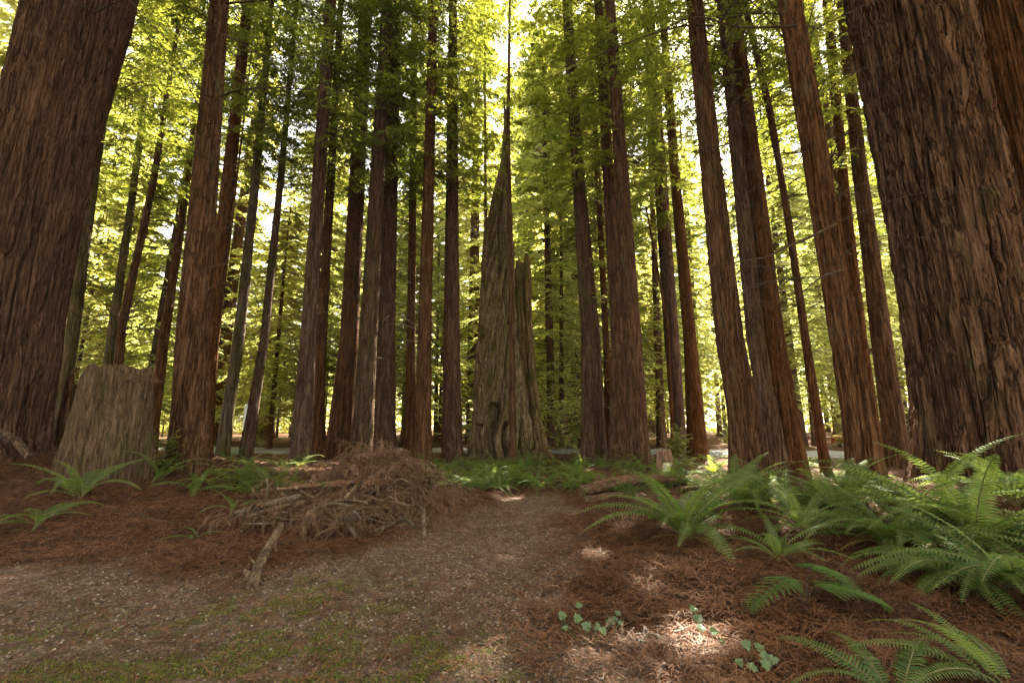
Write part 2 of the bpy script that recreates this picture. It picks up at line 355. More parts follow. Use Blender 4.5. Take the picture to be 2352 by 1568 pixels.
# ------------------------------------------------------------------ crowns: limbs, twigs and leaflets of ONE tree in one mesh
def crown_mesh(name, mats, seed, *a, dead=None, **k):
    m = crown_into(M(), seed, *a, **k)
    if dead: crown_into(m, seed + 50, *dead[:5], leaf0=999, nl=1, **dead[5])
    return m.mesh(name, mats, False)
def crown_into(m, seed, z0, z1, nb, L0, L1, leaf0=0., nt_=14, nl=10, ll=.13, lw=.035, droop=.35, rise=.15, bare=.0, trad=.02, rin=.15, shape=.8, tl=.28, hang=.3):
    rng = np.random.RandomState(seed); U = lambda *s: rng.rand(*s)
    zb = z0 + (z1 - z0) * (np.arange(nb) + U(nb)) / nb
    az = np.arange(nb) * 2.4 + U(nb) * 1.6
    hf = (zb - z0) / (z1 - z0); L = (L0 + (L1 - L0) * hf ** shape) * (.6 + .7 * U(nb))
    dr = droop * (.5 + U(nb)); ri = rise * (.2 + 1.6 * U(nb)) 
    d = np.stack([np.cos(az), np.sin(az), 0 * az], -1); side = np.stack([-np.sin(az), np.cos(az), 0 * az], -1)
    curl = (U(nb) - .5) * .5
    def P(s):   # s: (nb,k)
        o = d[:, None] * (rin + s * L[:, None])[..., None] + side[:, None] * (curl[:, None] * s * s * L[:, None])[..., None]
        o[..., 2] += zb[:, None] + L[:, None] * (ri[:, None] * s - dr[:, None] * s * s); return o
    s = np.broadcast_to(np.linspace(-.05, 1, 7), (nb, 7)); p = P(s); rr = trad * (.5 + .12 * L)[:, None] * (1.05 - s)
    up = np.array([0, 0, 1.0]); th = [0, 2.1, 4.2]
    V = np.stack([p + rr[..., None] * (side[:, None] * cos(a) + up * sin(a)) for a in th], 2)      # nb,7,3,3
    bi = np.arange(nb)[:, None, None] * 21; i = np.arange(6)[None, :, None] * 3; j = np.arange(3)[None, None]; k = (j + 1) % 3
    m.add(V, np.stack([bi + i + j, bi + i + k, bi + i + 3 + k, bi + i + 3 + j], -1))
    live = (U(nb) > bare) & (zb >= leaf0)
    # side twigs
    s = .18 + .82 * (np.arange(nt_)[None] + U(nb, nt_)) / nt_; p = P(s)
    sg = np.where((np.arange(nt_) % 2)[None] == 0, 1., -1.) * np.ones((nb, 1))
    lt = (tl * L[:, None] * (1.15 - s * .75)) * (.5 + .8 * U(nb, nt_))
    td = unit(side[:, None] * (sg * (.75 + .3 * U(nb, nt_)))[..., None] + d[:, None] * (.5 + .5 * U(nb, nt_))[..., None] + up * ((U(nb, nt_) - .5) * .5)[..., None])
    th_ = hang * (.4 + 1.2 * U(nb, nt_))
    def TP(q):  # q: (k,) -> nb,nt,k,3
        o = p[:, :, None] + td[:, :, None] * (lt[..., None] * q)[..., None]; o[..., 2] -= (th_ * lt)[..., None] * q * q; return o
    e = TP(np.array([0, .5, 1.])); wv = (trad * .22) * np.array([1., .8, .3])[None, None, :, None] * up
    tv = np.stack([e - wv, e + wv], 3); b = np.arange(nb * nt_)[:, None] * 6; i = np.arange(2)[None] * 2
    m.add(tv, np.stack([b + i, b + i + 1, b + i + 3, b + i + 2], -1))
    if live.any():
        lp = p[live]; ltd = td[live]; llt = lt[live]; lth = th_[live]; n1 = len(lp)
        q = (np.arange(nl)[None, None] + U(n1, nt_, nl)) / nl
        o = lp[:, :, None] + ltd[:, :, None] * (llt[..., None] * q)[..., None]; o[..., 2] -= (lth * llt)[..., None] * q * q
        sd = unit(np.cross(ltd, up)); g = np.where(np.arange(nl) % 2 == 0, 1., -1.)[None, None]
        dirl = unit(sd[:, :, None] * (g * (.55 + .5 * U(n1, nt_, nl)))[..., None] + ltd[:, :, None] * (.3 + .6 * U(n1, nt_, nl))[..., None] - up * (.1 + .7 * hang * 2 * U(n1, nt_, nl))[..., None])
        nr = unit(np.cross(dirl, up + .9 * (U(n1, nt_, nl, 3) - .5)))
        l_ = (ll * (.6 + .8 * U(n1, nt_, nl)))[..., None]; w_ = (lw * (.7 + .6 * U(n1, nt_, nl)))[..., None]
        V = np.stack([o, o + dirl * l_ * .45 + nr * w_, o + dirl * l_, o + dirl * l_ * .5 - nr * w_], -2).reshape(-1, 3)
        m.add(V, np.arange(len(V)).reshape(-1, 4), m=1)
    b_ = m.n
    return m
random.seed(4)
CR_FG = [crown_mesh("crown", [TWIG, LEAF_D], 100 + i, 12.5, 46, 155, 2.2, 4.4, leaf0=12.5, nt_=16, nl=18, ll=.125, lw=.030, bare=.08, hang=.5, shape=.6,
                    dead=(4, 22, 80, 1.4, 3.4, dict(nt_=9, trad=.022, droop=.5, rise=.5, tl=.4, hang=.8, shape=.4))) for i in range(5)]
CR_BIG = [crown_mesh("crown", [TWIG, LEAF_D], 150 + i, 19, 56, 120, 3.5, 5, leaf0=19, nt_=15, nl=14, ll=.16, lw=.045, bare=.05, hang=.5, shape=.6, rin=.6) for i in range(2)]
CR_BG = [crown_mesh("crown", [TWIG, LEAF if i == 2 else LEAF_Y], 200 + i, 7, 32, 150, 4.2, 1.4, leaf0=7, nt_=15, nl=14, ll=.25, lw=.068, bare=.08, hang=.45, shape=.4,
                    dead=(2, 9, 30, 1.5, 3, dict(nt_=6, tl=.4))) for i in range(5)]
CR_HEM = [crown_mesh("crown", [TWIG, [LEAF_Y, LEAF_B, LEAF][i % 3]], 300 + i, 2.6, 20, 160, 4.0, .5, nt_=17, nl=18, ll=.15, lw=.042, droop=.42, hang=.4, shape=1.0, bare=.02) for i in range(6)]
def place_crown(me, parent, zs, cs, sc=1, rz=0):
    o = link("crown", me, parent)
    top = min(zs[-1], 24); d = np.array([np.interp(top, zs, cs[:, 0]), np.interp(top, zs, cs[:, 1]), top])
    o.rotation_euler = (math.atan2(-d[1], d[2]), math.atan2(d[0], d[2]), rz); o.scale = (sc, sc, 1); return o
def px_tree(name, pts, label, mt=BARK, Y=None, H=46, crown=None, group=None, seg=56, rings=120, cs_=1, **k):
    """pts: (x, y, width) seen in the photograph, from the foot upward; all lie in the plane through the foot"""
    if Y is None: B = gp(pts[0][0], pts[0][1]); B[2] = float(height(B[0], B[1]))
    else:
        B = at(pts[0][0], pts[0][1], Y); B[2] = float(height(B[0], Y))
    Y = B[1]; zs, cs, rs = [], [], []
    for i, (x, y, w_) in enumerate(pts):
        p = at(x, y, Y); dep = Y * cos(PITCH) + (p[2] - CAMZ) * sin(PITCH)
        zs.append(p[2] - B[2]); cs.append((p[0] - B[0], 0)); rs.append(w_ / 2 / F * dep * cos(math.atan((x - 1176) / F)))   # off-axis a round trunk looks wider than it is
    zs[0] = -.5
    sl = (cs[-1][0] - cs[-2][0]) / (zs[-1] - zs[-2]); sl = max(-.06, min(.06, sl))
    if H > zs[-1] + 3:
        cs.append((cs[-1][0] + sl * (H - zs[-1]), 0)); zs.append(H); rs.append(rs[-1] * .25)
    cs = np.array(cs); t = thing(name, B, label, "tree", group)
    link("trunk", trunk_mesh("trunk", zs, cs, rs, mt, seg=seg, rings=rings, seed=hash_(label), **k), t)
    if crown: place_crown(crown, t, np.array(zs), cs, cs_, random.random() * 6.28)
    return t, B, np.array(zs), cs, np.array(rs)
def hash_(s): return sum(ord(c) * (i + 3) for i, c in enumerate(s)) % 9973
G1 = "tall redwoods standing round the old snag"
T = {}
def tree(key, pts, label, crown=0, **k):
    T[key] = px_tree(k.pop("name", "redwood_tree"), pts, label, crown=None if crown is None else CR_BIG[crown % 2] if key in "LQR" and len(key) == 1 else CR_FG[crown % 5], group=k.pop("group", G1), **k)
# the giants that frame the view
tree("L", [(-75, 1050, 385), (-62, 980, 365), (-15, 850, 320), (15, 700, 290), (62, 500, 262), (118, 280, 238), (192, 0, 236)],
     "massive redwood with reddish fibrous bark, leaning in at the left edge", 0, Y=11, mt=BARK_FIB, seg=760, rings=460, amp=.085, rw=.16, flare=.3, fh=.8, lobes=.5, zpow=1.5, H=60, cs_=1.3, stretch=8, rough=.010)
tree("Q", [(2300, 1150, 400), (2262, 950, 345), (2232, 784, 318), (2176, 500, 285), (2120, 240, 270), (2073, 0, 262)],
     "massive dark redwood with deeply furrowed bark behind the big fern clump", 1, Y=9.5, mt=BARK_BIG, seg=900, rings=640, amp=.14, rw=.21, flare=.18, fh=.8, lobes=.3, zpow=1.5, H=60, cs_=1.3, stretch=8, rough=.022)
tree("R", [(2720, 1120, 420), (2560, 784, 380), (2415, 300, 262), (2330, 0, 190)],
     "shaded giant redwood standing behind the massive furrowed one at the right edge", 2, Y=12, mt=BARK_BIG, seg=420, rings=300, amp=.08, rw=.17, flare=.15, H=60, zpow=1.5)
tree("A", [(438, 1078, 100), (437, 950, 86), (443, 784, 80), (468, 450, 62), (505, 0, 42)], "stout redwood with brown bark just right of the cut stump", 0, seg=110, rings=220, amp=.045, H=50)
tree("A2", [(468, 1060, 42), (484, 784, 37), (570, 0, 22)], "slimmer redwood tucked behind the stout one beside the cut stump", 1, Y=17)
tree("D1", [(690, 1068, 52), (708, 784, 36), (760, 0, 25)], "redwood with a dark twin stem behind the brush pile's left end", 2)
tree("D2", [(726, 1062, 30), (738, 784, 25), (783, 0, 12)], "thin dark stem pressed to the right side of the redwood behind the brush pile", 3, Y=20)
tree("E1", [(777, 1052, 66), (802, 784, 42), (841, 0, 30)], "broad redwood behind the middle of the brush pile", 4, Y=21.0)
tree("E2", [(828, 1068, 52), (846, 784, 41), (889, 0, 23)], "pale grey-barked redwood leaning to the one behind the middle of the pile", 0, mt=BARK_GREY)
tree("E3", [(884, 1058, 54), (887, 784, 40), (911, 0, 21)], "straight redwood with a sunlit mossy right edge beyond the brush pile", 1)
tree("F1", [(943, 1052, 30), (944, 784, 19), (953, 0, 13)], "narrow redwood left of a wider one it almost touches, left of the snag", 2, Y=21.5)
tree("F2", [(972, 1066, 42), (975, 784, 31), (995, 0, 18)], "reddish redwood with a foot partly behind pale fern fronds, left of the snag", 3)
tree("G", [(1040, 1052, 50), (1037, 784, 37), (1040, 0, 18)], "upright ridged redwood standing right beside the snag's left foot", 4, Y=21)
tree("H", [(1178, 1068, 17), (1176, 784, 12), (1167, 300, 9), (1171, 0, 5)], "pole-thin young redwood directly in front of the snag", None, H=34, seg=24, amp=.01, name="young_redwood")
tree("I1", [(1357, 1062, 46), (1351, 784, 31), (1301, 0, 20)], "redwood with green-tinged bark, first one right of the snag", 0, mt=BARK_GREY)
tree("I1b", [(1386, 1045, 18), (1372, 784, 14), (1338, 400, 10), (1310, 0, 6)], "dark thin stem right behind the first redwood right of the snag", 1, Y=25)
tree("I2", [(1424, 1062, 58), (1420, 784, 32), (1374, 0, 18)], "left half of the joined pair of redwoods behind the arching fern", 2, Y=20)
tree("I2b", [(1404, 1045, 26), (1392, 784, 14), (1366, 265, 11), (1352, 0, 7)], "dim slender trunk left behind the joined redwood pair", 3, Y=26)
tree("I3", [(1468, 1070, 54), (1453, 784, 41), (1400, 0, 22)], "right half of the joined pair of redwoods behind the arching fern", 4)
tree("J1", [(1563, 1045, 32), (1543, 784, 33), (1488, 0, 25)], "dark redwood touching the golden-lit trunk", 0, Y=25)
tree("J2", [(1604, 1058, 50), (1585, 784, 30), (1550, 400, 22), (1520, 0, 15)], "redwood whose foot glows golden in the sun", 1, Y=23)
tree("K", [(1545, 1040, 9), (1534, 750, 6), (1484, 475, 4)], "crooked pole-thin dead stem between the joined pair and the golden-lit trunk", None, H=14, seg=16, amp=.004, name="dead_sapling", Y=24)
tree("L2", [(1722, 1105, 84), (1708, 950, 70), (1677, 784, 62), (1635, 400, 48), (1594, 0, 36)], "thick dark redwood with deep vertical furrows behind the glowing yellow fern", 2, seg=96, rings=200, amp=.05)
tree("M1", [(1795, 1090, 52), (1737, 784, 41), (1658, 0, 23)], "left trunk of the close redwood pair in front of the bright road", 3, seg=72, amp=.035)
tree("M2", [(1832, 1092, 58), (1778, 784, 50), (1684, 0, 27)], "right trunk of the close redwood pair in front of the bright road", 4, seg=72, amp=.035)
tree("N", [(1900, 1090, 27), (1851, 784, 19), (1810, 500, 16), (1767, 250, 15), (1708, 0, 12)], "slim curved trunk leaning left across the gap above the bright road", 0, seg=40)
tree("O", [(1996, 1125, 86), (1970, 950, 74), (1942, 784, 68), (1880, 400, 58), (1814, 0, 52)], "thick ridged redwood rising out of the ferns, second from the furrowed giant", 1, seg=96, rings=200, amp=.045)
tree("O2", [(1998, 1050, 26), (1928, 450, 22), (1852, 0, 19)], "pale grey trunk showing high up behind the thick ridged redwood", 2, mt=BARK_GREY, Y=24)
tree("P1", [(2018, 1060, 32), (1978, 784, 28), (1940, 450, 24), (1900, 0, 22)], "dark trunk squeezed between the thick ridged redwood and its right neighbour", 3, Y=19)
tree("P2", [(2066, 1075, 62), (2025, 784, 48), (1975, 400, 34), (1932, 0, 23)], "redwood standing directly left of the furrowed giant", 4, seg=72, amp=.035)
tree("B0", [(130, 1000, 34), (165, 784, 32), (215, 400, 26), (262, 100, 20)], "mossy trunk peeping out behind the left giant", 0, mt=BARK_MOSS, Y=18)
tree("B1", [(262, 1010, 30), (280, 750, 21), (352, 420, 16), (392, 170, 10)], "slim dark leaning trunk rising behind the cut stump", 1, Y=20)
tree("B2", [(228, 1010, 32), (260, 745, 22), (300, 480, 18), (327, 275, 15), (360, 0, 8)], "mossy trunk rising behind the left part of the cut stump", 2, mt=BARK_MOSS, Y=23)
tree("B3", [(352, 1010, 28), (375, 784, 24), (412, 545, 18), (445, 300, 12)], "red-barked trunk catching the sun between stump and stout redwood", 3, Y=22)
tree("C0", [(472, 1055, 10), (500, 784, 8), (545, 400, 5)], "pole-thin stem in front of the sunlit leaves beside the stout redwood", None, H=20, seg=16, amp=.004, Y=17, name="young_redwood")
tree("C1", [(508, 1085, 34), (522, 960, 30), (548, 784, 26), (586, 420, 20), (620, 50, 12)], "mossy-footed leaning spruce, left one of the sunlit branchy pair", 4, mt=BARK_MOSS, Y=18, name="spruce_tree")
tree("C2", [(556, 1088, 36), (578, 960, 28), (606, 784, 20), (646, 400, 15), (678, 50, 9)], "pinkish leaning spruce, right one of the sunlit branchy pair", 0, mt=BARK_GREY, Y=18.5, name="spruce_tree")
tree("H2", [(1120, 1040, 14), (1116, 600, 8), (1114, 200, 5)], "thin spruce glimpsed behind the snag's left side", 1, Y=32, name="spruce_tree")

# dead bare side branches on chosen trees: long limbs seen crossing the view
def limb(key, pts, r0, yoff=0.):
    t, B, *_ = T[key]; P = curve([at(x, y, B[1] + yoff + dy) - B for x, y, dy in pts], 22)
    r0 *= .55; m = M(); add_tube(m, P, np.linspace(r0, r0 * .2, 22), 7, rough=.15); 
    rng = np.random.RandomState(len(pts) + int(pts[0][0]))
    for i in range(6):
        k = rng.randint(6, 20); d = rng.randn(3) * .35; d[2] -= .1
        add_tube(m, curve([P[k], P[k] + d * .5, P[k] + d + [0, 0, -.1]], 6), np.linspace(r0 * .25, r0 * .06, 6), 5, cap=False)
    link("branch", m.mesh("branch", TWIG), t)
limb("A", [(505, 222, -.2), (560, 205, -.6), (640, 202, -1.0), (740, 208, -1.3), (790, 212, -1.6)], .055)
limb("A", [(520, 8, -.2), (600, 2, -.6), (700, -6, -1.2)], .06)
limb("O", [(1920, 515, -.4), (1860, 545, -.9), (1800, 570, -1.2), (1760, 590, -1.4), (1690, 603, -1.6), (1600, 618, -1.7)], .06)
limb("O", [(1935, 620, -.4), (1890, 635, -.7), (1850, 665, -.9), (1830, 690, -1.)], .035)
limb("O", [(1850, 350, -.4), (1780, 352, -.6), (1700, 355, -.7)], .035)
limb("N", [(1845, 700, -.1), (1870, 690, -.3), (1920, 670, -.5)], .02)
limb("L2", [(1680, 330, -.3), (1590, 350, -.6), (1540, 385, -.9)], .04)
limb("L2", [(1640, 60, -.3), (1560, 62, -.5), (1440, 100, -1.2), (1240, 190, -2.)], .06)
limb("O", [(1830, 60, -.4), (1700, 62, -.8), (1600, 40, -1.2), (1500, 80, -1.6)], .05)
limb("I1", [(1330, 250, -.3), (1270, 262, -.8), (1225, 235, -1.2), (1215, 190, -1.3)], .07)
limb("L", [(215, 30, -1.), (290, 0, -1.3), (330, 40, -1.6), (420, 130, -2.)], .04)

# ------------------------------------------------------------------ the snag: a hollow broken redwood
def snag():
    B = on(*at(1165, 1052, 23.5)[:2]); Y = B[1]
    t = thing("redwood_snag", B, "huge broken hollow snag tapering to one jagged spire in the clearing", "dead tree")
    def prof(rows):
        zs, cx, hw = [], [], []
        for y, xl, xr in rows:
            p, q = at(xl, y, Y), at(xr, y, Y); zs.append(p[2] - B[2]); cx.append((p[0] + q[0]) / 2 - B[0]); hw.append((q[0] - p[0]) / 2 * .89)
        return np.array(zs), np.array(cx), np.array(hw)
    def shell(rows, name, seed, depth, dents, twist, top_jag, dy=0):
        zs, cx, hw = prof(rows); zs[0] = -.5; seg, rings = 260, 300
        z = np.linspace(zs[0], zs[-1], rings); c = np.interp(z, zs, cx)[:, None]; h = np.interp(z, zs, hw)[:, None]
        th = np.arange(seg) * 2 * pi / seg; TH, Z = np.meshgrid(th, z); tw = TH + twist * Z
        rid = 1 - 2 * np.abs(noise(np.cos(tw) * 5.5, np.sin(tw) * 5.5, Z * .25, seed)); rid2 = 1 - 2 * np.abs(noise(np.cos(tw) * 14, np.sin(tw) * 14, Z * .5, seed + 5))
        big = noise(np.cos(tw) * 1.6, np.sin(tw) * 1.6, Z * .12, seed + 9)
        amp = np.clip(h / 2.2, .12, 1)
        rad = .765 + .25 * rid + .10 * rid2 + .12 * big
        foot = np.exp(-np.maximum(Z, 0) / 1.5); rad = rad * (1 + foot * .22 * (np.cos(5 * TH + 1) + .6 * np.cos(9 * TH + 2)))
        for (tc, tw_, zc, zh, dp) in dents:      # hollows: (angle, half angle, height, half height, depth)
            a = np.abs((TH - tc + pi + .12 * np.sin(Z * 1.7)) % (2 * pi) - pi) / tw_; b = np.abs(Z - zc) / zh
            rad = rad * (1 - dp * smooth(1, .72, a) * smooth(1, .8, b))
        jag = top_jag * noise(np.cos(TH) * 3, np.sin(TH) * 3, 0, seed + 2) * smooth(zs[-1] - 2.5, zs[-1], Z)
        V = np.stack([c + np.cos(TH) * h * rad, np.sin(TH) * (h * depth) * rad + dy, Z + jag], -1)
        m = M(); i = np.arange(rings - 1)[:, None] * seg; j = np.arange(seg)[None]; k = (j + 1) % seg
        m.add(V, np.stack([i + j, i + k, i + seg + k, i + seg + j], -1))
        jj = np.arange(seg); m.add(np.vstack([V[-1], V[-1].mean(0)[None] - [[0, 0, .3]]]), t=np.stack([jj, (jj + 1) % seg, np.full(seg, seg)], -1))
        link(name, m.mesh(name, WOOD), t)
    F_ = -pi / 2
    shell([(1062, 1068, 1226), (1030, 1070, 1222), (1004, 1074, 1218), (960, 1084, 1214), (900, 1089, 1206), (784, 1092, 1196), (700, 1097, 1190), (625, 1104, 1184), (540, 1110, 1180),
           (470, 1124, 1177), (430, 1134, 1176), (380, 1146, 1174), (340, 1151, 1173), (300, 1155, 1173), (262, 1156, 1171)], "spire", 41, .8,
          [(F_ - .30, .30, .3, 2.5, .85), (F_ + .55, .13, 7, 6.0, .7), (F_ - 1.0, .28, .2, 1.5, .6), (F_ + 1.05, .22, 2, 4.2, .5), (F_ + .35, .15, .2, 1.6, .6), (F_ + .1, .12, 13, 4, .5)], -.22, 1.1)
    shell([(1058, 1186, 1270), (1020, 1190, 1256), (950, 1198, 1242), (860, 1192, 1234), (784, 1184, 1228), (700, 1180, 1225), (640, 1180, 1222), (612, 1182, 1220), (592, 1186, 1214)], "shard", 53, 1.2,
          [(F_ - .15, .4, 1.0, 3.4, .75), (F_ + .2, .2, 7, 3, .6)], .2, .5, dy=.3)
    return t, B
snag_t, SB = snag()

# ------------------------------------------------------------------ stumps
def stump(rows, Y, label, mt, seed, name="cut_stump", jag=.12, depth=.9, top_mat=None, notch=None, moss_top=False):
    p0 = at((rows[0][1] + rows[0][2]) / 2, rows[0][0], Y); B = on(p0[0], Y); t = thing(name, B, label, "stump")
    zs, cx, hw = [], [], []
    for y, xl, xr in rows:
        p, q = at(xl, y, Y), at(xr, y, Y); zs.append(p[2] - B[2]); cx.append((p[0] + q[0]) / 2 - B[0]); hw.append((q[0] - p[0]) / 2 * cos(math.atan(((xl + xr) / 2 - 1176) / F)))
    zs[0] = -.4; seg, rings = 200, 120; z = np.linspace(zs[0], zs[-1], rings); c = np.interp(z, zs, cx)[:, None]; h = np.interp(z, zs, hw)[:, None]
    TH, Z = np.meshgrid(np.arange(seg) * 2 * pi / seg, z)
    rad = 1 + .09 * (1 - 2 * np.abs(noise(np.cos(TH) * 7, np.sin(TH) * 7, Z * .6, seed))) + .02 * (1 - 2 * np.abs(noise(np.cos(TH) * 17, np.sin(TH) * 17, Z * 1.2, seed))) + .07 * noise(np.cos(TH) * 2, np.sin(TH) * 2, Z * .3, seed + 1)
    jg = smooth(zs[-1] - .5, zs[-1], Z) * (jag * noise(np.cos(TH) * 3, np.sin(TH) * 3, 0, seed + 2) + jag * .5 * noise(np.cos(TH) * 11, np.sin(TH) * 11, 0, seed + 3))
    if notch is not None:
        a = np.abs((TH - notch[0] + pi) % (2 * pi) - pi) / notch[1]; jg = jg - notch[2] * smooth(1, .4, a) * smooth(zs[-1] - .9, zs[-1], Z)
    V = np.stack([c + np.cos(TH) * h * rad, np.sin(TH) * h * depth * rad, Z + jg], -1)
    m = M(); i = np.arange(rings - 1)[:, None] * seg; j = np.arange(seg)[None]; k = (j + 1) % seg
    m.add(V, np.stack([i + j, i + k, i + seg + k, i + seg + j], -1)); link("stump_wall", m.mesh("stump_wall", mt), t)
    m = M(); cc = V[-1].mean(0); rg = [V[-1] * (1 - f) + cc * f - np.array([0, 0, dz]) for f, dz in ((0.01, .02), (.12, .1), (.3, .28), (.6, .34), (.97, .3))]
    rg = np.array(rg); rg[1:, :, 2] += .07 * noise(rg[1:, :, 0] * 6, rg[1:, :, 1] * 6, 0, seed)
    i = np.arange(4)[:, None] * seg; m.add(rg, np.stack([i + j, i + k, i + seg + k, i + seg + j], -1)); link("rotten_top", m.mesh("rotten_top", top_mat or ROT), t)
    return t, B
stump([(1085, 132, 352), (1050, 140, 352), (1000, 158, 352), (950, 170, 353), (900, 183, 354), (868, 192, 355), (846, 205, 352)], 10.2,
      "wide grey-brown cut stump with a mossy face on the left mound", STUMPW, 61, jag=.07, top_mat=BARK)
def humus():
    t = next(o for o in C.objects if o.get("label", "").startswith("wide grey-brown cut stump")); m = M(); rs = np.random.RandomState(3)
    n = 900; a = rs.rand(n) * 6.28; r = .62 * np.sqrt(rs.rand(n)); o = np.stack([r * np.cos(a) + .15, r * np.sin(a) * .8, 2.02 + .16 * (1 - r / .7) + .05 * rs.rand(n)], -1)
    d = unit(rs.randn(n, 3) * [1, 1, .5]); l_ = .05 + .12 * rs.rand(n, 1); s = unit(np.cross(d, rs.randn(n, 3))) * .006
    m.add(np.stack([o - s, o + s, o + d * l_ + s * .4, o + d * l_ - s * .4], 1), np.arange(n * 4).reshape(-1, 4)); link("humus", m.mesh("humus", DEAD, False), t)
humus()
stump([(1020, 126, 170), (960, 134, 172), (900, 144, 176), (868, 152, 172), (852, 158, 168)], 12.5, "narrow broken stump between the left giant and the wide cut stump", BARK_GREY, 62, jag=.15)
stump([(1100, 1505, 1552), (1075, 1508, 1546), (1050, 1510, 1542), (1035, 1512, 1538)], 15.5, "knee-high reddish rotten stump topped with green, beside the joined redwood pair", ROT, 63, jag=.12)
stump([(1085, 1252, 1290), (1070, 1254, 1288), (1060, 1255, 1285)], 18.5, "low dark square-cut stump in the ferns right of the snag", BARK, 64, jag=.04)

# ------------------------------------------------------------------ ferns
def frond_mesh(seed, L=1.0, n=36, W=.118, a0=62, a1=-35, pw=.0105, mt=FERN, side=.12):
    rng = np.random.RandomState(seed); k = 26; s = np.linspace(0, 1, k); ang = np.radians(a0 + (a1 - a0) * s ** .9)
    dx, dz = np.cos(ang), np.sin(ang); X = np.concatenate([[0], np.cumsum((dx[1:] + dx[:-1]) / 2)]) * L / (k - 1); Z = np.concatenate([[0], np.cumsum((dz[1:] + dz[:-1]) / 2)]) * L / (k - 1)
    Yc = side * L * s ** 2 * rng.choice([-1, 1]); P = np.stack([X, Yc, Z], -1); m = M()
    add_tube(m, P, np.linspace(.005, .0012, k), 4, 1, cap=False)
    sp = .13 + .86 * (np.arange(n) / n); Tn = unit(np.gradient(P, axis=0))
    for sg in (-1, 1):
        q = np.clip(sp + sg * .004, 0, 1); o = np.stack([np.interp(q, s, P[:, i]) for i in range(3)], -1); tg = unit(np.stack([np.interp(q, s, Tn[:, i]) for i in range(3)], -1))
        sd = unit(np.cross(tg, [0, 0, 1.0]) + 1e-6) * sg; up = np.cross(sd * sg, tg)
        pr = np.minimum(1, .45 + (q - .13) * 3.2) * np.clip(1 - q, 0, 1) ** .62 * 1.15
        ln = W * pr * (.9 + .2 * rng.rand(n)); wd = pw * (.55 + .45 * pr)
        d0 = unit(sd + tg * .22 + up * (.12 + .2 * rng.rand(n, 1))); d1 = unit(sd + tg * .42 - up * (.25 + .35 * rng.rand(n, 1)))
        mid = o + d0 * (ln * .5)[:, None]; tip = mid + d1 * (ln * .5)[:, None]; wv = tg * wd[:, None]
        V = np.stack([o - wv * .8, o + wv * .9, mid + wv * .85, mid - wv * .85, tip], 1); b = np.arange(n)[:, None] * 5
        m.add(V, (b + np.array([[0, 1, 2, 3]])), t=(b + np.array([[3, 2, 4]])))
    return m.mesh("frond", [mt, RACHIS], False)
FR = {}
RACHIS, nt_r, b_r = mat("fern_stalk"); b_r.inputs['Base Color'].default_value = (.16, .13, .05, 1); b_r.inputs['Roughness'].default_value = .6
FERN_D = leafmat("dead_fern_brown", (.10, .055, .025), (.22, .13, .06), (.2, .10, .04), (.35, .2, .08), .3, 2, .02)
FR["d"] = [frond_mesh(460 + i, n=26, W=.09, a0=a0, a1=a1, mt=FERN_D, side=sd) for i, (a0, a1, sd) in enumerate([(35, -85, .3), (20, -60, .2), (45, -95, .25)])]
for nm, mt, base in (("g", FERN, 400), ("y", FERN_Y, 430)):
    FR[nm] = [frond_mesh(base + i, a0=a0, a1=a1, mt=mt, side=sd) for i, (a0, a1, sd) in enumerate([(62, -30, .08), (55, -45, .12), (48, -60, .15), (72, 0, .05), (42, -30, .1), (60, -75, .18)])]
def fern(p, label, n=14, size=1.0, kind="g", group=None, az0=0, spread=2 * pi, seed=0, name="sword_fern", steep=None):
    rng = random.Random(seed * 7 + n); t = thing(name, p, label, "fern", group)
    for i in range(n):
        o = link("frond", rng.choice(FR[kind] if steep is None else [FR[kind][k] for k in steep]), t)
        o.rotation_euler = ((rng.random() - .5) * .5, (rng.random() - .6) * .35, az0 + spread * ((i + rng.random() * .8) / n - .5))
        s = size * (.7 + .45 * rng.random()); o.scale = (s, s * (.9 + .2 * rng.random()), s); o.location = ((rng.random() - .5) * .08, (rng.random() - .5) * .08, 0)
    for i in range(n // 4 if n >= 10 else 0):
        o = link("dead_frond", rng.choice(FR["d"]), t); o["label"] = "withered brown frond hanging under the green ones"
        o.rotation_euler = (0, 0, rng.random() * 6.28); s = size * (.5 + .35 * rng.random()); o.scale = (s, s, s)
    return t
def fpx(px, py, label, Y=None, **k):
    p = gp(px, py) if Y is None else on(*at(px, py, Y)[:2])
    return fern(p, label, **k)
fpx(2235, 1235, "largest sword fern, its long fronds spilling down before the furrowed giant", Y=5.6, n=36, size=1.8, seed=1, az0=-2.2, spread=5.8, steep=[0, 0, 3, 1, 2, 5])
fpx(2150, 1190, "sword fern whose arching frond points left across the furrowed giant's foot", Y=6.4, n=24, size=1.7, seed=2, steep=[0, 3, 0, 1, 4])
fpx(2330, 1330, "sword fern hanging over the litter at the right edge, below the largest fern", Y=4.4, n=28, size=1.25, seed=3, az0=-2.4, spread=4.5)
fpx(2060, 1290, "sword fern filling the gap left of the largest fern", Y=5.7, n=24, size=1.35, seed=4, az0=-2.4, spread=5)
fpx(2190, 1340, "sword fern drooping toward the viewer over the dark litter, in front of the largest one", Y=4.7, n=22, size=1.15, seed=31, steep=[1, 2, 5])
fpx(2330, 1150, "sword fern high against the furrowed giant at the right edge", Y=7.0, n=24, size=1.6, seed=5, steep=[0, 3, 1])
fpx(1575, 1240, "big sword fern with arching fronds right of the path, in front of the joined pair", n=26, size=1.75, seed=6, steep=[0, 0, 1, 3, 4])
fpx(1790, 1290, "small open sword fern in the litter between the two big fern clumps", n=10, size=.8, seed=7, steep=[0, 3, 4])
fpx(1850, 1230, "dull sword fern behind the small open one", n=14, size=1.2, seed=8)
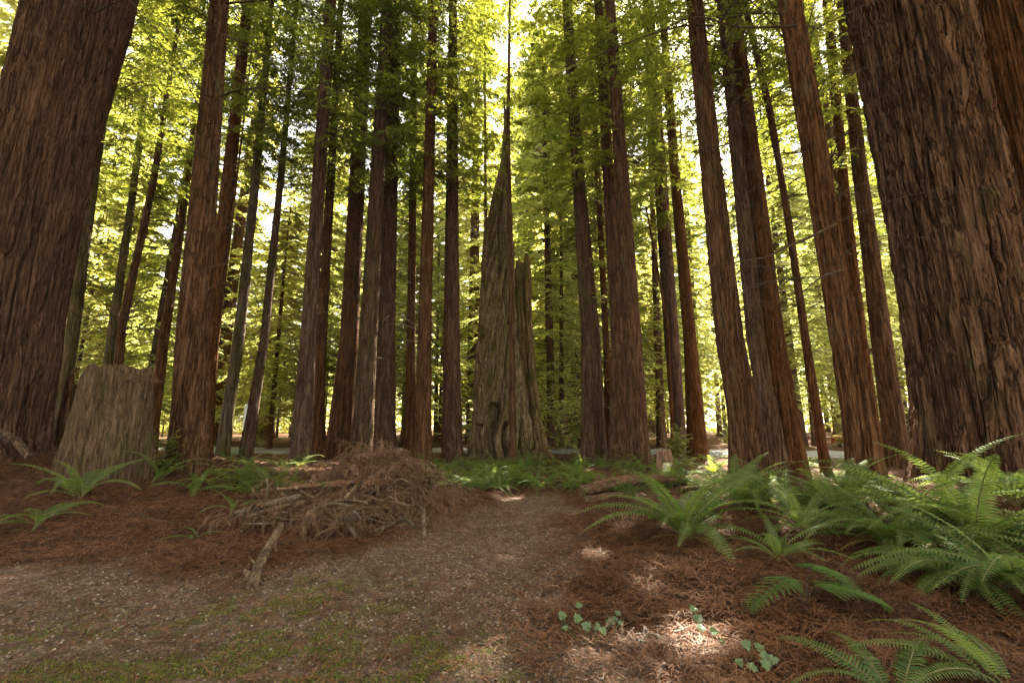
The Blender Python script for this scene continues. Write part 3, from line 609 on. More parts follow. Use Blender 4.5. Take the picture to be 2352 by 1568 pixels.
fpx(1930, 1180, "sword fern in front of the thick ridged redwood's foot", n=18, size=1.3, seed=9, steep=[0, 3, 1])
fpx(1700, 1165, "tall sword fern behind the big one right of the path", n=18, size=1.5, seed=10, steep=[0, 3, 1])
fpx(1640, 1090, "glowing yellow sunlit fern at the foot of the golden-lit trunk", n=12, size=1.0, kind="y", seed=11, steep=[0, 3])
fpx(180, 1150, "three-fronded fern on the litter below the wide cut stump", n=9, size=1.35, seed=12, steep=[0, 1, 3])
fpx(368, 1105, "fern at the right foot of the wide cut stump", n=10, size=1.3, seed=13, steep=[0, 1, 3])
fpx(85, 1205, "low spreading fern at the left edge of the litter slope", n=8, size=1.05, seed=14, steep=[1, 4])
fpx(450, 1135, "pale bent fern at the foot of the stout redwood", n=9, size=1.0, seed=15)
fpx(535, 1170, "drooping grey-green fern beside the long pale log's end", n=7, size=.6, seed=16)
fpx(450, 1240, "tiny fern sprouting from the litter left of the brush pile", n=4, size=.5, seed=17, steep=[4])
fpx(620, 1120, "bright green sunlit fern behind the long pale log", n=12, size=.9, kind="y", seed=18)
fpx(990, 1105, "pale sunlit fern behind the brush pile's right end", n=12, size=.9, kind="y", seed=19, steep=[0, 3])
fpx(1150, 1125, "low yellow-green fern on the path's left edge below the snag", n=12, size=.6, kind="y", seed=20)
fpx(2310, 1590, "long narrow fern fronds rising from the bottom right corner", n=7, size=.85, seed=21, az0=2.5, spread=2.4, steep=[0, 3, 4])
fpx(2080, 1640, "fern arching along the bottom edge of the view", n=8, size=.75, seed=22, steep=[1, 2, 4])
fpx(1990, 1105, "fern behind the largest clump, in front of the furrowed giant's left side", n=12, size=1., seed=23)
# bracken: triangular compound frond
def bracken(p, label):
    t = thing("bracken_fern", p, label, "fern")
    for az, L, el in ((pi + .25, .36, 18), (-.15, .40, 10), (.45, .42, 25)):
        m = M(); rng = np.random.RandomState(int(L * 100)); n = 15
        P = curve([(0, 0, 0), (.35 * L, 0, sin(R(el)) * L + .12), (1.3 * L, 0, .10), (1.55 * L, 0, -.02)], 24); add_tube(m, P, np.linspace(.004, .001, 24), 4, 1, cap=False)
        for i in range(n):
            s = .32 + .66 * i / n; k = int(s * 23); o = P[k]; lp = (1 - s) ** .8 * L * .75 + .02
            for sg in (-1, 1):
                d = unit(np.array([.45, sg, -.12])); q = 14; u = np.arange(1, q + 1) / q; o2 = o + d * (u * lp)[:, None]; o2[:, 2] -= .12 * u * u * lp
                l2 = .24 * lp * (1.05 - u) + .004; tg = np.array([1, -.2 * sg, 0]); tg = unit(tg)
                for s2 in (-1, 1):
                    e = o2 + (tg * s2 + d * .35) * l2[:, None]; wv = d * (lp / q * .45)
                    V = np.stack([o2 - wv, o2 + wv, e + wv * .4, e - wv * .4], 1); m.add(V, np.arange(q * 4).reshape(-1, 4))
        o = link("frond", m.mesh("frond", [BRACK, TWIG], False), t); o.rotation_euler.z = az
bracken(gp(1850, 1400) + [0, 0, .03], "bright green bracken with triangular lacy fronds at the lower right")
# countless small ferns carpeting the clearing: individual small copies, too far to show fronds
def small_fern_mesh(kind, seed):
    rng = np.random.RandomState(seed); m = M()
    for i in range(11):
        f = FR[kind][rng.randint(6)]; n = len(f.vertices); v = np.empty(n * 3, np.float32); f.vertices.foreach_get("co", v); vr = v.reshape(-1, 3)[:26 * 4]; v = v.reshape(-1, 3)[26 * 4:].reshape(-1, 5, 3)[::2].copy().reshape(-1, 3)
        v[:, 1] *= 1.1; a = i * 2.4 + rng.rand(); s = .7 + .5 * rng.rand(); c, s_ = cos(a), sin(a)
        v = np.stack([v[:, 0] * c - v[:, 1] * s_, v[:, 0] * s_ + v[:, 1] * c, v[:, 2]], -1) * s; b = np.arange(len(v) // 5)[:, None] * 5
        m.add(v, b + np.array([[0, 1, 2, 3]]), t=b + np.array([[3, 2, 4]]))
        st = vr[::4 * 1] if False else vr.reshape(26, 4, 3); st = np.stack([st[..., 0] * c - st[..., 1] * s_, st[..., 0] * s_ + st[..., 1] * c, st[..., 2]], -1) * s
        ii = np.arange(25)[:, None] * 4; jj = np.arange(4)[None]; kk = (jj + 1) % 4
        m.add(st, np.stack([ii + jj, ii + kk, ii + 4 + kk, ii + 4 + jj], -1))
    return m.mesh("small_fern", [FERN if kind == "g" else FERN_Y], False)
SF = [small_fern_mesh("g", 1), small_fern_mesh("g", 2), small_fern_mesh("y", 3), small_fern_mesh("g", 4)]
rng = random.Random(5)
def in_path(x, y): return poly_sd(np.array([x]), np.array([y]), GP)[0] > -.15
k = 0
for (x0, x1, y0, y1, n, lab, grp) in [(975, 1340, 1066, 1128, 85, "small sword fern in the green carpet before the snag", "ferns carpeting the clearing before the snag"),
        (1290, 1600, 1068, 1140, 48, "small sword fern in the bed left of the rotten stump", "ferns in the bed before the joined pair"),
        (1600, 2030, 1090, 1180, 36, "sword fern in the crowded bed before the close redwood pair", "ferns in the bed right of the big fern"),
        (480, 680, 1090, 1135, 18, "small fern in the sunny gap behind the long pale log", "ferns in the sunny gap"),
        (500, 2050, 1056, 1074, 60, "far small fern at the feet of the redwoods", "ferns at the feet of the redwoods")]:
    for i in range(n):
        p = gp(x0 + (x1 - x0) * rng.random(), y0 + (y1 - y0) * rng.random())
        if in_path(p[0], p[1]) or (p[0] < 0 and 6.5 < p[1] < 10.2): continue
        if abs(p[0]) < 40:
            o = link("sword_fern", SF[rng.randrange(4)], loc=p); tag(o, lab, "fern", grp); o.rotation_euler.z = rng.random() * 6.28; s = .55 + .5 * rng.random(); o.scale = (s, s, s)

# ------------------------------------------------------------------ background trees
def bg_trunk(seed, r, H, mt): return trunk_mesh("trunk", [-.6, 1, H * .6, H], np.array([(0, 0), (0, 0), (.1, .2), (.2, .3)]), [r * 1.15, r, r * .6, r * .12], mt, seg=20, rings=40, amp=.02, rw=.13, flare=.3, seed=seed)
TRK = [bg_trunk(70 + i, r, 33, mt) for i, (r, mt) in enumerate([(.42, BARK), (.30, BARK_GREY), (.5, BARK), (.25, BARK_MOSS)])]
TRH = [bg_trunk(80 + i, r, 20.5, mt) for i, (r, mt) in enumerate([(.14, BARK_GREY), (.18, BARK)])]
def proto(name, tr, cr, cat="tree"):
    t = thing(name, (0, 0, 0), None, cat); link("trunk", tr, t); link("crown", cr, t); return t
PR = [proto("redwood_tree", TRK[i % 4], CR_BG[i % 5]) for i in range(8)]
PH = [proto("hemlock_tree", TRH[i % 2], CR_HEM[i % 6]) for i in range(6)]
used = set()
SUNNY = [(-8, 21), (-6.5, 17), (9, 20), (12, 25)]      # spots of the clearing's far side that the sun reaches
def shades(x, y):
    for a, b in SUNNY:
        dx, dy = x - a, y - b; t = dx * sin(SUN_AZ) + dy * cos(SUN_AZ)
        if 2 < t < 27 and abs(dx * cos(SUN_AZ) - dy * sin(SUN_AZ)) < 2.3: return True
    return False
def put(P, x, y, sc, label, group, key):
    if y > 20 and shades(x, y): return
    i = rng.randrange(len(P)); t = P[i] if (key, i) not in used else copy_tree(P[i]); used.add((key, i))
    t.location = on(x, y) - np.array([0, 0, .05]); t.rotation_euler = (0, (rng.random() - .5) * .03, rng.random() * 6.28); t.scale = (sc, sc, sc * (.9 + .25 * rng.random())); tag(t, label, "tree", group)
# young conifers filling the understory
taken = []
def free(x, y, d):
    if any((x - a) ** 2 + (y - b) ** 2 < d * d for a, b in taken): return False
    taken.append((x, y)); return True
for (px, Y, s) in [(1290, 30, .95), (1245, 34, 1.1), (620, 30, .9), (700, 36, 1.1), (320, 26, .95), (250, 31, 1.1), (400, 34, 1.), (1070, 33, .6), (1480, 36, 1.), (1660, 38, 1.1), (1870, 35, 1.), (1920, 42, 1.2),
                   (1130, 40, 1.1), (930, 38, .9), (850, 44, 1.1), (150, 30, 1.), (2080, 36, 1.1), (520, 42, 1.2), (1340, 42, 1.2), (1760, 33, .7), (1010, 46, 1.2), (1560, 46, 1.2)]:
    d = ray(px, 1000); x = d[0] / d[1] * Y; free(x, Y, .5)
    put(PH, x, Y, s, "feathery young conifer with sunlit drooping sprays beyond the trunks", "young conifers beyond the big trunks", "h")
for (px, Y, s_) in [(1225, 36, 1.6), (1268, 29, 1.55), (1010, 33, 1.6), (1275, 40, 1.75), (690, 33, 1.5), (1520, 34, 1.7), (880, 36, 1.8), (1400, 38, 1.9), (1840, 36, 1.6), (1700, 36, 1.7)]:
    d = ray(px, 1000); x = d[0] / d[1] * Y; free(x, Y, .5)
    put(PH, x, Y, s_, "tall feathery conifer with golden sprays reaching up between the trunks", "tall golden conifers between the trunks", "h")
SHB = [crown_mesh("shrub", [TWIG, LEAF_B if i else LEAF], 500 + i, .15, 1.9, 46, .9, .6, nt_=10, nl=10, ll=.10, lw=.035, droop=.2, rise=.7, hang=.15, trad=.008, rin=.02) for i in range(2)]
for i in range(44):
    px = 430 + 1650 * rng.random(); Y = 20 + 16 * rng.random(); d = ray(px, 1000); x = d[0] / d[1] * Y
    if abs(Y - (28.6 - .012 * x * x - .06 * x)) < 3.2 or Y < 27 or abs(px - 1170) < 75: continue
    o = link("shrub", SHB[rng.randrange(2)], loc=on(x, Y)); o.rotation_euler.z = rng.random() * 6; s_ = .5 + .8 * rng.random(); o.scale = (s_, s_, s_)
    tag(o, "leafy shrub in the sunny undergrowth along the road", "shrub", "shrubs along the road")
for (px, py, Y, s_, lab) in [(372, 1040, 10.9, .42, "dark leafy shrub squeezed between the wide cut stump and the stout redwood"), (1300, 1045, 21.5, 1.3, "leafy huckleberry bush at the snag's right foot"),
        (1560, 1085, 16, .6, "sunlit shrub right of the reddish rotten stump"), (1075, 1000, 27, 2.6, "tall yellow-leaved bush glowing behind the snag's left side"),
        ]:
    o = link("shrub", SHB[1 if s_ > 1 else 0], loc=on(*at(px, py, Y)[:2])); o.scale = (s_, s_, s_); tag(o, lab, "shrub")
for i in range(60):
    Y = 34 + 60 * rng.random(); px = -300 + 2950 * rng.random(); d = ray(px, 1000); x = d[0] / d[1] * Y
    if free(x, Y, 2.2): put(PH, x, Y, .7 + .6 * rng.random(), "distant feathery conifer in the hazy understory", "distant young conifers", "h")
for i in range(108):
    Y = 36 + 85 * rng.random() ** 1.1; px = -500 + 3350 * rng.random(); d = ray(px, 1000); x = d[0] / d[1] * Y
    if px < 420 and rng.random() < .55: continue
    if free(x, Y, 1.6): put(PR, x, Y, .8 + .35 * rng.random(), "distant slender redwood in the crowded stand beyond the road", "redwoods beyond the road", "r")

for i in range(62):   # taller ones far behind, against the sky
    Y = 62 + 45 * rng.random(); px = 950 + 1400 * rng.random() if i % 2 else 1180 + 200 * rng.random(); d = ray(px, 1000); x = d[0] / d[1] * Y
    if free(x, Y, 1.2): put(PR, x, Y, 1.5 + .5 * rng.random(), "tall distant redwood whose top meets the sky beyond the road", "tall distant redwoods against the sky", "r")
for px, Y in [(1240, 32), (1128, 34), (1085, 40), (60, 24), (-120, 22), (-20, 28), (230, 34), (1330, 36)]:
    d = ray(px, 1000); x = d[0] / d[1] * Y; free(x, Y, .3); put(PR, x, Y, 1.35, "mid-distance redwood behind the front row of trunks", "mid-distance redwoods behind the front row", "r")
for i in range(46):   # the same stand goes on unseen behind and beside, added to shade the clearing
    a = R(75) + R(210) * rng.random(); d = 13 + 26 * rng.random(); x, y = sin(a) * d, cos(a) * d
    if free(x, y, 4.5): put(PR, x, y, 1.1 + .3 * rng.random(), "unseen redwood added on the near side of the clearing for its shade", "unseen redwoods added round the near side for their shade", "r")

# ------------------------------------------------------------------ gaps in the canopy: holes cut among the leaves so that sun patches fall on these spots
GAPS = [(1.35, 3.7, 0, .27), (1.8, 3.4, 0, .18), (-.2, 10.5, 0, .6), (-1.75, 11.5, 0, .5), (1.0, 6.0, 0, .2), (-7, 8, 0, .3), (-1, 12.5, 0, .6), (-.5, 13.7, 0, .7), (-7, 14.5, 0, .9), (-6.6, 15.4, 0, .8), (10.2, 22.6, 2, 1.0), (-8, 20.5, 0, 1.4), (-6.2, 17.5, 0, .9), (9.3, 20, 0, 1.0), (4.5, 13, 0, .6), (6, 10, 0, .5),
        (9.4, 22.6, 3, .8), (9.2, 22.6, 1, .8), (-15.8, 21.7, 6, .8), (-16, 21.7, 4, .7), (-8.3, 12.8, 5, .25), (-10.8, 17.8, 6, .6), (-9.6, 18.2, 8, .6), (-5.8, 10.5, .5, .25), (2.4, 17, 0, .6), (-1.5, 19, 0, .6)]
def open_gaps():
    bpy.context.view_layer.update()
    u = np.array([sin(SUN_AZ) * cos(SUN_EL), cos(SUN_AZ) * cos(SUN_EL), sin(SUN_EL)]); rs = np.random.RandomState(1); cache = {}
    for o in [o for o in C.objects if o.type == 'MESH' and o.name.startswith("crown")]:
        me = o.data
        if me.name not in cache:
            v = np.empty(len(me.vertices) * 3, np.float32); me.vertices.foreach_get("co", v); lp = np.empty(len(me.loops), np.int32); me.loops.foreach_get("vertex_index", lp)
            mi = np.empty(len(me.polygons), np.int32); me.polygons.foreach_get("material_index", mi); cache[me.name] = (v.reshape(-1, 3), lp.reshape(-1, 4), mi)
        v, q, mi = cache[me.name]; mw = np.array(o.matrix_world); c = v[q[:, 0]] @ mw[:3, :3].T + mw[:3, 3]
        if c[:, 1].max() < 2: continue
        kill = np.zeros(len(q), bool)
        for x, y, z, r in GAPS:
            d = c - [x, y, z]; t = d @ u; kill |= (t > .5) & (np.linalg.norm(d - t[:, None] * u, axis=1) < r * (.8 + .4 * rs.rand(len(q)))) & (mi == 1)
        kill &= rs.rand(len(q)) > .05
        if kill.sum() > 40:
            m = M(); k = ~kill & (mi == 1); used_ = q[k]; ids, inv = np.unique(used_, return_inverse=True); m.add(v[ids], inv.reshape(-1, 4), m=1)
            used_ = q[mi == 0]; ids, inv = np.unique(used_, return_inverse=True); m.add(v[ids], inv.reshape(-1, 4), m=0)
            o.data = m.mesh("crown", list(me.materials), False)
open_gaps()

# ------------------------------------------------------------------ forest litter, gravel and moss (uncountable)
def sprigs(name, n, area, mt, sizes, keep, seed, lift=.02, leaf=6, stemw=.0025, lw=.003, kind="stuff", tilt=.35):
    rs = np.random.RandomState(seed); x0, x1, y0, y1 = area; X, Y = [], []
    while sum(map(len, X)) < n:
        u = rs.rand(n * 2); y = y0 + (y1 - y0) * rs.rand(n * 2) ** 1.9; x = x0 + (x1 - x0) * u; x = x * (.35 + .65 * (y / y1))
        k = rs.rand(n * 2) < keep(x, y); X.append(x[k]); Y.append(y[k])
    x, y = np.concatenate(X)[:n], np.concatenate(Y)[:n]; z = height(x, y) + lift * rs.rand(n)
    L = sizes[0] + (sizes[1] - sizes[0]) * rs.rand(n) ** 2; a = rs.rand(n) * 6.283; el = (rs.rand(n) - .4) * tilt
    d = np.stack([np.cos(a) * np.cos(el), np.sin(a) * np.cos(el), np.sin(el)], -1); sd = np.stack([-np.sin(a), np.cos(a), (rs.rand(n) - .5) * .6], -1); bend = (rs.rand(n) - .5) * .7
    O = np.stack([x, y, z], -1)
    def P(s): return O + d * (s * L)[:, None] + sd * (bend * s * s * L)[:, None] + np.array([0, 0, 1.]) * (.12 * np.sin(s * 3.14) * L)[:, None]
    m = M(); ks = [P(np.full(n, s)) for s in (0, .33, .66, 1)]; wv = sd * stemw
    V = np.stack([q for k_ in ks for q in (k_ - wv, k_ + wv)], 1); b = np.arange(n)[:, None, None] * 8; i = np.arange(3)[None, :, None] * 2
    m.add(V, (b + i + np.array([0, 1, 3, 2])[None, None]))
    if leaf:
        for g in (-1, 1):
            for j in range(leaf):
                s = np.full(n, (j + 1) / (leaf + 1)); o = P(s); dd = unit(sd * g + d * .6 + (rs.rand(n, 3) - .5) * .7); l_ = (L * .22 * (1.1 - s))[:, None]
                w_ = d * lw; m.add(np.stack([o - w_, o + w_, o + dd * l_], 1), t=np.arange(n * 3).reshape(-1, 3))
    o = link(name, m.mesh(name, mt, False)); tag(o, kind=kind); return o
area = (-16, 16, 2.2, 16)
lit_keep = lambda x, y: np.clip(1 - gravel(x, y), .0, 1) * (1 - .4 * (noise(x * 2, y * 2, 0, 44) > .3)) + .12
o = sprigs("needle_litter", 120000, area, LITTER, (.05, .22), lit_keep, 1, lift=.05); o["label"] = "reddish brown redwood needles and twigs covering the forest floor"; o["category"] = "litter"
o = sprigs("twig_litter", 6000, area, ROT, (.12, .40), lit_keep, 2, lift=.02, leaf=0, stemw=.0018); o["label"] = "thin pale twigs strewn over the needle litter"; o["category"] = "litter"
o = sprigs("moss", 22000, (-8, 8, 2.2, 8), MOSSM, (.006, .02), lambda x, y: moss(x, y) * (noise(x * 5, y * 5, 0, 12) > .1), 3, lift=.008, leaf=0, stemw=.003, tilt=2.2); o["label"] = "yellow-green moss patches growing on the gravel"; o["category"] = "moss"
def stones(n, seed):
    rs = np.random.RandomState(seed); y = 2.3 + 10 * rs.rand(n * 5) ** 1.7; x = (rs.rand(n * 5) - .5) * 18 * (.4 + .6 * y / 12) - 1
    k = rs.rand(n * 5) < gravel(x, y) * (1 - .6 * moss(x, y)); x, y = x[k][:n], y[k][:n]; n = len(x)
    s = .004 + .012 * rs.rand(n) ** 3; c = np.stack([x, y, height(x, y) + s * .2], -1)
    v8 = np.array([[1, 0, 0], [0, 1, 0], [-1, 0, 0], [0, -1, 0], [.1, .1, .7], [0, 0, -.6], [.6, .6, .3], [-.6, -.5, .3]])
    f = np.array([[0, 6, 4], [6, 1, 4], [1, 2, 4], [2, 7, 4], [7, 3, 4], [3, 0, 4], [0, 1, 6], [2, 3, 7]])
    a = rs.rand(n) * 6.28; ca, sa = np.cos(a)[:, None], np.sin(a)[:, None]; v = v8[None] * s[:, None, None] * (.6 + .8 * rs.rand(n, 8, 3))
    v = np.stack([v[..., 0] * ca - v[..., 1] * sa, v[..., 0] * sa + v[..., 1] * ca, v[..., 2]], -1) + c[:, None]
    m = M(); m.add(v, t=(np.arange(n)[:, None, None] * 8 + f[None]))
    mt, nt, b = mat("gravel_stone"); g = nt.nodes.new("ShaderNodeNewGeometry")
    nt.links.new(ramp(nt, g.outputs['Random Per Island'], [(0, (.03, .02, .015)), (.4, (.11, .068, .050)), (.8, (.19, .135, .105)), (1, (.30, .235, .195))]), b.inputs['Base Color']); b.inputs['Roughness'].default_value = .85
    tag(link("gravel", m.mesh("gravel", mt, False)), "grey and buff pebbles scattered over the clearing", "gravel", None, "stuff")
stones(45000, 8)

# ------------------------------------------------------------------ brush pile: logs, sticks and the mass of dead sprays
def log(ctrl, r, label, mt=STICK, name="dead_branch", cat="branch", n=26, seg=14, rough=.12, group=None, stubs=0, taper=.7):
    """ctrl: (px, py, Y, dz) points; the foot rests on the ground where dz is None"""
    P = []
    for x, y, Y in ctrl: P.append(at(x, y, Y) if Y else gp(x, y) + [0, 0, r * .6])
    P = np.array(P); o0 = P[0].copy(); c = curve(P - o0, n); m = M(); rs = np.random.RandomState(abs(int(ctrl[0][0])) + n)
    rad = r * (1 - (1 - taper) * np.linspace(0, 1, n)) * (1 + .12 * rs.randn(n) * .5)
    add_tube(m, c, rad, seg, rough=rough)
    for i in range(stubs):
        k = rs.randint(3, n - 3); d = unit(rs.randn(3)) * r * (2 + 3 * rs.rand()); add_tube(m, [c[k], c[k] + d * .5, c[k] + d], [r * .3, r * .25, r * .15], 6)
    return tag(link(name, m.mesh(name, mt), loc=o0), label, cat, group)
log([(582, 1352, None), (590, 1310, 5.3), (612, 1265, 5.6), (645, 1205, 6.1)], .055, "thick pale broken branch lying out toward the clearing from the pile", stubs=5, rough=.35)
log([(580, 1335, 5.1), (570, 1318, 5.15), (562, 1308, 5.2)], .032, "splintered stub at the thick broken branch's tip", rough=.4, n=8)
log([(538, 1184, 7.3), (600, 1162, 7.4), (690, 1138, 7.7)], .06, "long pale log sticking out of the pile's left side, the upper of two")
log([(560, 1190, 7.3), (620, 1170, 7.4), (700, 1152, 7.6)], .042, "darker log lying just below the long pale one on the pile's left")
log([(670, 1118, 8.2), (780, 1110, 8.1), (895, 1107, 8.2)], .065, "smooth reddish log lying level across the top of the brush pile", mt=ROTX, rough=.04)
log([(600, 1126, 8.1), (660, 1121, 8.1), (720, 1119, 8.2)], .03, "splintered red plank end poking left from the level reddish log", mt=ROT)
log([(832, 1106, 7.8), (812, 1122, 7.5), (790, 1146, 7.3)], .035, "short thick stick slanting down from the level reddish log")
log([(955, 1158, 7.4), (972, 1172, 7.2), (974, 1200, 7.0), (975, 1230, 6.9)], .035, "short bent stick standing at the pile's right front")
log([(792, 1190, 7.0), (808, 1215, 6.9), (824, 1238, 6.8)], .045, "stubby grey stick leaning in the pile's dark hollow")
log([(1012, 1200, None), (1030, 1172, 8.6), (1042, 1142, 8.9)], .022, "thin reddish stick standing up right of the brush pile")
log([(1008, 1205, None), (1060, 1178, 8.6), (1105, 1150, 9.4)], .016, "thin pale stick slanting up right beside the reddish one")
log([(838, 1300, None), (910, 1298, None), (986, 1296, None)], .016, "slender pale stick lying flat on the gravel before the pile")
log([(770, 1290, None), (800, 1284, None)], .013, "short pale sliver on the litter before the pile")
log([(640, 1288, None), (700, 1262, 6.3), (716, 1250, 6.4)], .009, "thin upright twig right of the thick broken branch")
log([(330, 1190, None), (380, 1200, None), (425, 1212, None)], .02, "dark stick lying on the litter below the stout redwood")
log([(300, 1150, None), (318, 1165, None), (330, 1188, None)], .016, "short dark stick ending at the dark lying one")
log([(98, 1300, None), (125, 1299, None), (142, 1302, None)], .015, "orange bark sliver at the litter's edge, lower left", mt=ROT)
log([(1335, 1130, 10.5), (1400, 1112, 10.8), (1480, 1100, 11.2), (1600, 1105, 12)], .15, "rotten orange-brown log lying in the ferns right of the path", mt=ROTX, name="rotten_log", cat="log", rough=.3, stubs=5)
log([(1340, 1150, 10.), (1420, 1140, 10.2), (1520, 1150, 10.5)], .10, "darker rotten log half sunk below the orange-brown one", mt=ROTX, name="rotten_log", cat="log", rough=.3)
log([(1560, 1125, 10.), (1680, 1120, 10.5), (1760, 1118, 11)], .08, "mossy log lying across the ferns below the golden-lit trunk", mt=BARK_MOSS, name="mossy_log", cat="log", rough=.2)
log([(-40, 980, 9.5), (30, 1010, 9.4), (70, 1050, 9.3)], .10, "gnarled root curving down at the left giant's foot", mt=BARK, name="tree_root", cat="root", rough=.3)
log([(1120, 1560, None), (1180, 1542, None), (1220, 1530, None)], .012, "pale crooked twig on the gravel at the bottom middle")
log([(2140, 1440, None), (2110, 1400, None), (2100, 1370, 4.7)], .01, "red-brown dead stem in the litter under the largest fern", mt=ROT)
log([(1500, 1500, None), (1540, 1450, 3.75), (1580, 1420, 3.95)], .011, "orange curled dead twig standing in the sunny patch", mt=ROT)

def brush():
    """many thin arching stems with hanging dead sprays, heaped in one mass"""
    rs = np.random.RandomState(17); m = M(); sp_o, sp_d, sp_l = [], [], []
    cx, cy = -2.6, 8.5
    def top(x, y):  # height of the heap
        a = np.exp(-((x + 3.0) / .95) ** 2 - ((y - 9.2) / .8) ** 2) * 1.0 + np.exp(-((x + 2.1) / .95) ** 2 - ((y - 8.9) / .9) ** 2) * .72
        return .80 * a + .38 * np.exp(-((x + 3.5) / .9) ** 2 - ((y - 7.0) / .8) ** 2) + .3 * np.exp(-((x + 2.4) / 1.2) ** 2 - ((y - 7.6) / .8) ** 2)
    for i in range(430):
        while True:
            x = cx + rs.randn() * 1.35; y = cy + .2 + rs.randn() * .85
            if top(x, y) > .10 and -5 < x < -1.2 and y > 6.9: break
        L = .3 + 1.2 * rs.rand() ** 1.5; a = rs.rand() * 6.28; h = top(x, y) * (.3 + .7 * rs.rand()); g = float(height(x, y))
        dx, dy = cos(a) * L, sin(a) * L * .6; e = (x + dx, y + dy); ge = float(height(*e)); he = min(h, float(top(*e)) * (.2 + .8 * rs.rand()))
        P = curve([(x, y, g + h), (x + dx * .4, y + dy * .4, g + h + .02 + .16 * rs.rand() ** 2), (e[0], e[1], ge + he + .03)], 12)
        r = .004 + .017 * rs.rand() ** 3; add_tube(m, P, np.linspace(r, r * .35, 12), 5, 0, cap=False)
        for k in range(9):
            j = rs.randint(1, 12); sp_o.append(P[j]); d = unit(P[j] - P[j - 1]); d = d * .4 + rs.randn(3) * .35 + [0, 0, -.35]; sp_d.append(unit(d)); sp_l.append(.14 + .22 * rs.rand())
    for i in range(1000):   # loose sprays lying on the heap
        while True:
            x = cx - .2 + rs.randn() * 1.3; y = cy + rs.randn() * 1.05
            if top(x, y) > .10 and y > 6.7 and x < -1.1: break
        sp_o.append((x, y, float(hills(x, y)) + .08 + top(x, y) * (.55 + .5 * rs.rand()))); d = rs.randn(3) * .6 + [0, -.2, -.7]; sp_d.append(unit(d)); sp_l.append(.14 + .25 * rs.rand())
    O, D, L = np.array(sp_o), np.array(sp_d), np.array(sp_l); n = len(O)
    S = unit(np.cross(D, rs.randn(n, 3))); w_ = S * .0022
    P = lambda s: O + D * (L * s)[:, None] - np.array([0, 0, 1.]) * (L * .35 * s * s)[:, None]
    ks = [P(s) for s in (0, .5, 1)]; V = np.stack([q for k_ in ks for q in (k_ - w_, k_ + w_)], 1); b = np.arange(n)[:, None, None] * 6; i = np.arange(2)[None, :, None] * 2
    m.add(V, b + i + np.array([0, 1, 3, 2])[None, None], m=1)
    for g in (-1, 1):
        for j in range(9):
            s = (j + .5) / 9; o = P(s); dd = unit(S * g * .5 + D * .9 + [0, 0, -.35] + (rs.rand(n, 3) - .5) * .5); l_ = (L * .26 * (1.2 - s))[:, None]; wv = unit(np.cross(dd, S + .3)) * .0020
            m.add(np.stack([o - wv, o + wv, o + dd * l_ + wv * .4, o + dd * l_ - wv * .4], 1), np.arange(n * 4).reshape(-1, 4), m=1)
    for q in range(9):      # whole dead boughs with their flat drooping side twigs
        while True:
            x = cx - .1 + rs.randn() * 1.25; y = cy + .3 + rs.randn() * .7
            if top(x, y) > .12 and x < -1.5 and y > 7.9: break
        t2 = crown_into(M(), 900 + q, 0, .3, 9, .9, .6, nt_=15, nl=16, ll=.055, lw=.006, droop=.55, rise=.45, trad=.010, rin=.0, tl=.33, hang=.7, bare=.1)
        off = np.array([x, y, float(hills(x, y)) + top(x, y) * (.6 + .35 * rs.rand())])
        for arr, mi_, kind_ in ((t2.q, t2.qm, 0),):
            base = m.n; m.v += [vv + off for vv in t2.v]; m.n += t2.n
            m.q += [qq + base for qq in arr]; m.qm += mi_
    tag(link("brush_pile", m.mesh("brush_pile", [PILESTEM, DEAD], False)), "heap of dead reddish brown redwood sprays and thin stems left of the path", "brush pile", None, "stuff")
brush()
log([(655, 1120, 8.4), (664, 1175, 8.0), (700, 1130, 8.2)], .012, "thin dark stem looping beside the pile's upper left", mt=TWIG)
log([(850, 1165, 7.2), (790, 1200, 7.0), (700, 1240, 6.8)], .012, "long thin stick crossing the pile's front toward lower left")
log([(1000, 1185, 7.6), (900, 1200, 7.2), (830, 1185, 7.0)], .010, "thin grey stick arching through the pile's right half")
log([(1065, 1090, 9.6), (1000, 1130, 8.8), (960, 1160, 8.2), (900, 1190, 7.6)], .014, "dark thin stem slanting across the pile's right end", mt=TWIG)
log([(870, 1100, 8.8), (920, 1120, 8.4), (955, 1140, 8.2)], .012, "pale thin stick lying on the pile right of the level log")
rngl = random.Random(9)
for i in range(30):
    x = 580 + 420 * rngl.random(); y = 1110 + 100 * rngl.random(); Y = 8.2 - (y - 1110) * .016; a = rngl.random() * 6.28; l = 35 + 70 * rngl.random()
    log([(x, y, Y), (x + l * cos(a) * .5, y + l * .3 * sin(a), Y - .1), (x + l * cos(a), y + l * .5 * abs(sin(a)), Y - .15 + .3 * rngl.random())], .010 + .022 * rngl.random(),
        "one of the broken sticks tangled in the brush pile", group="sticks tangled in the brush pile", mt=rngl.choice([STICK, PILESTEM]), rough=.3)
log([(745, 1235, 6.9), (690, 1242, 6.8), (660, 1262, 6.7)], .010, "pale thin stick poking from the pile's lower front")

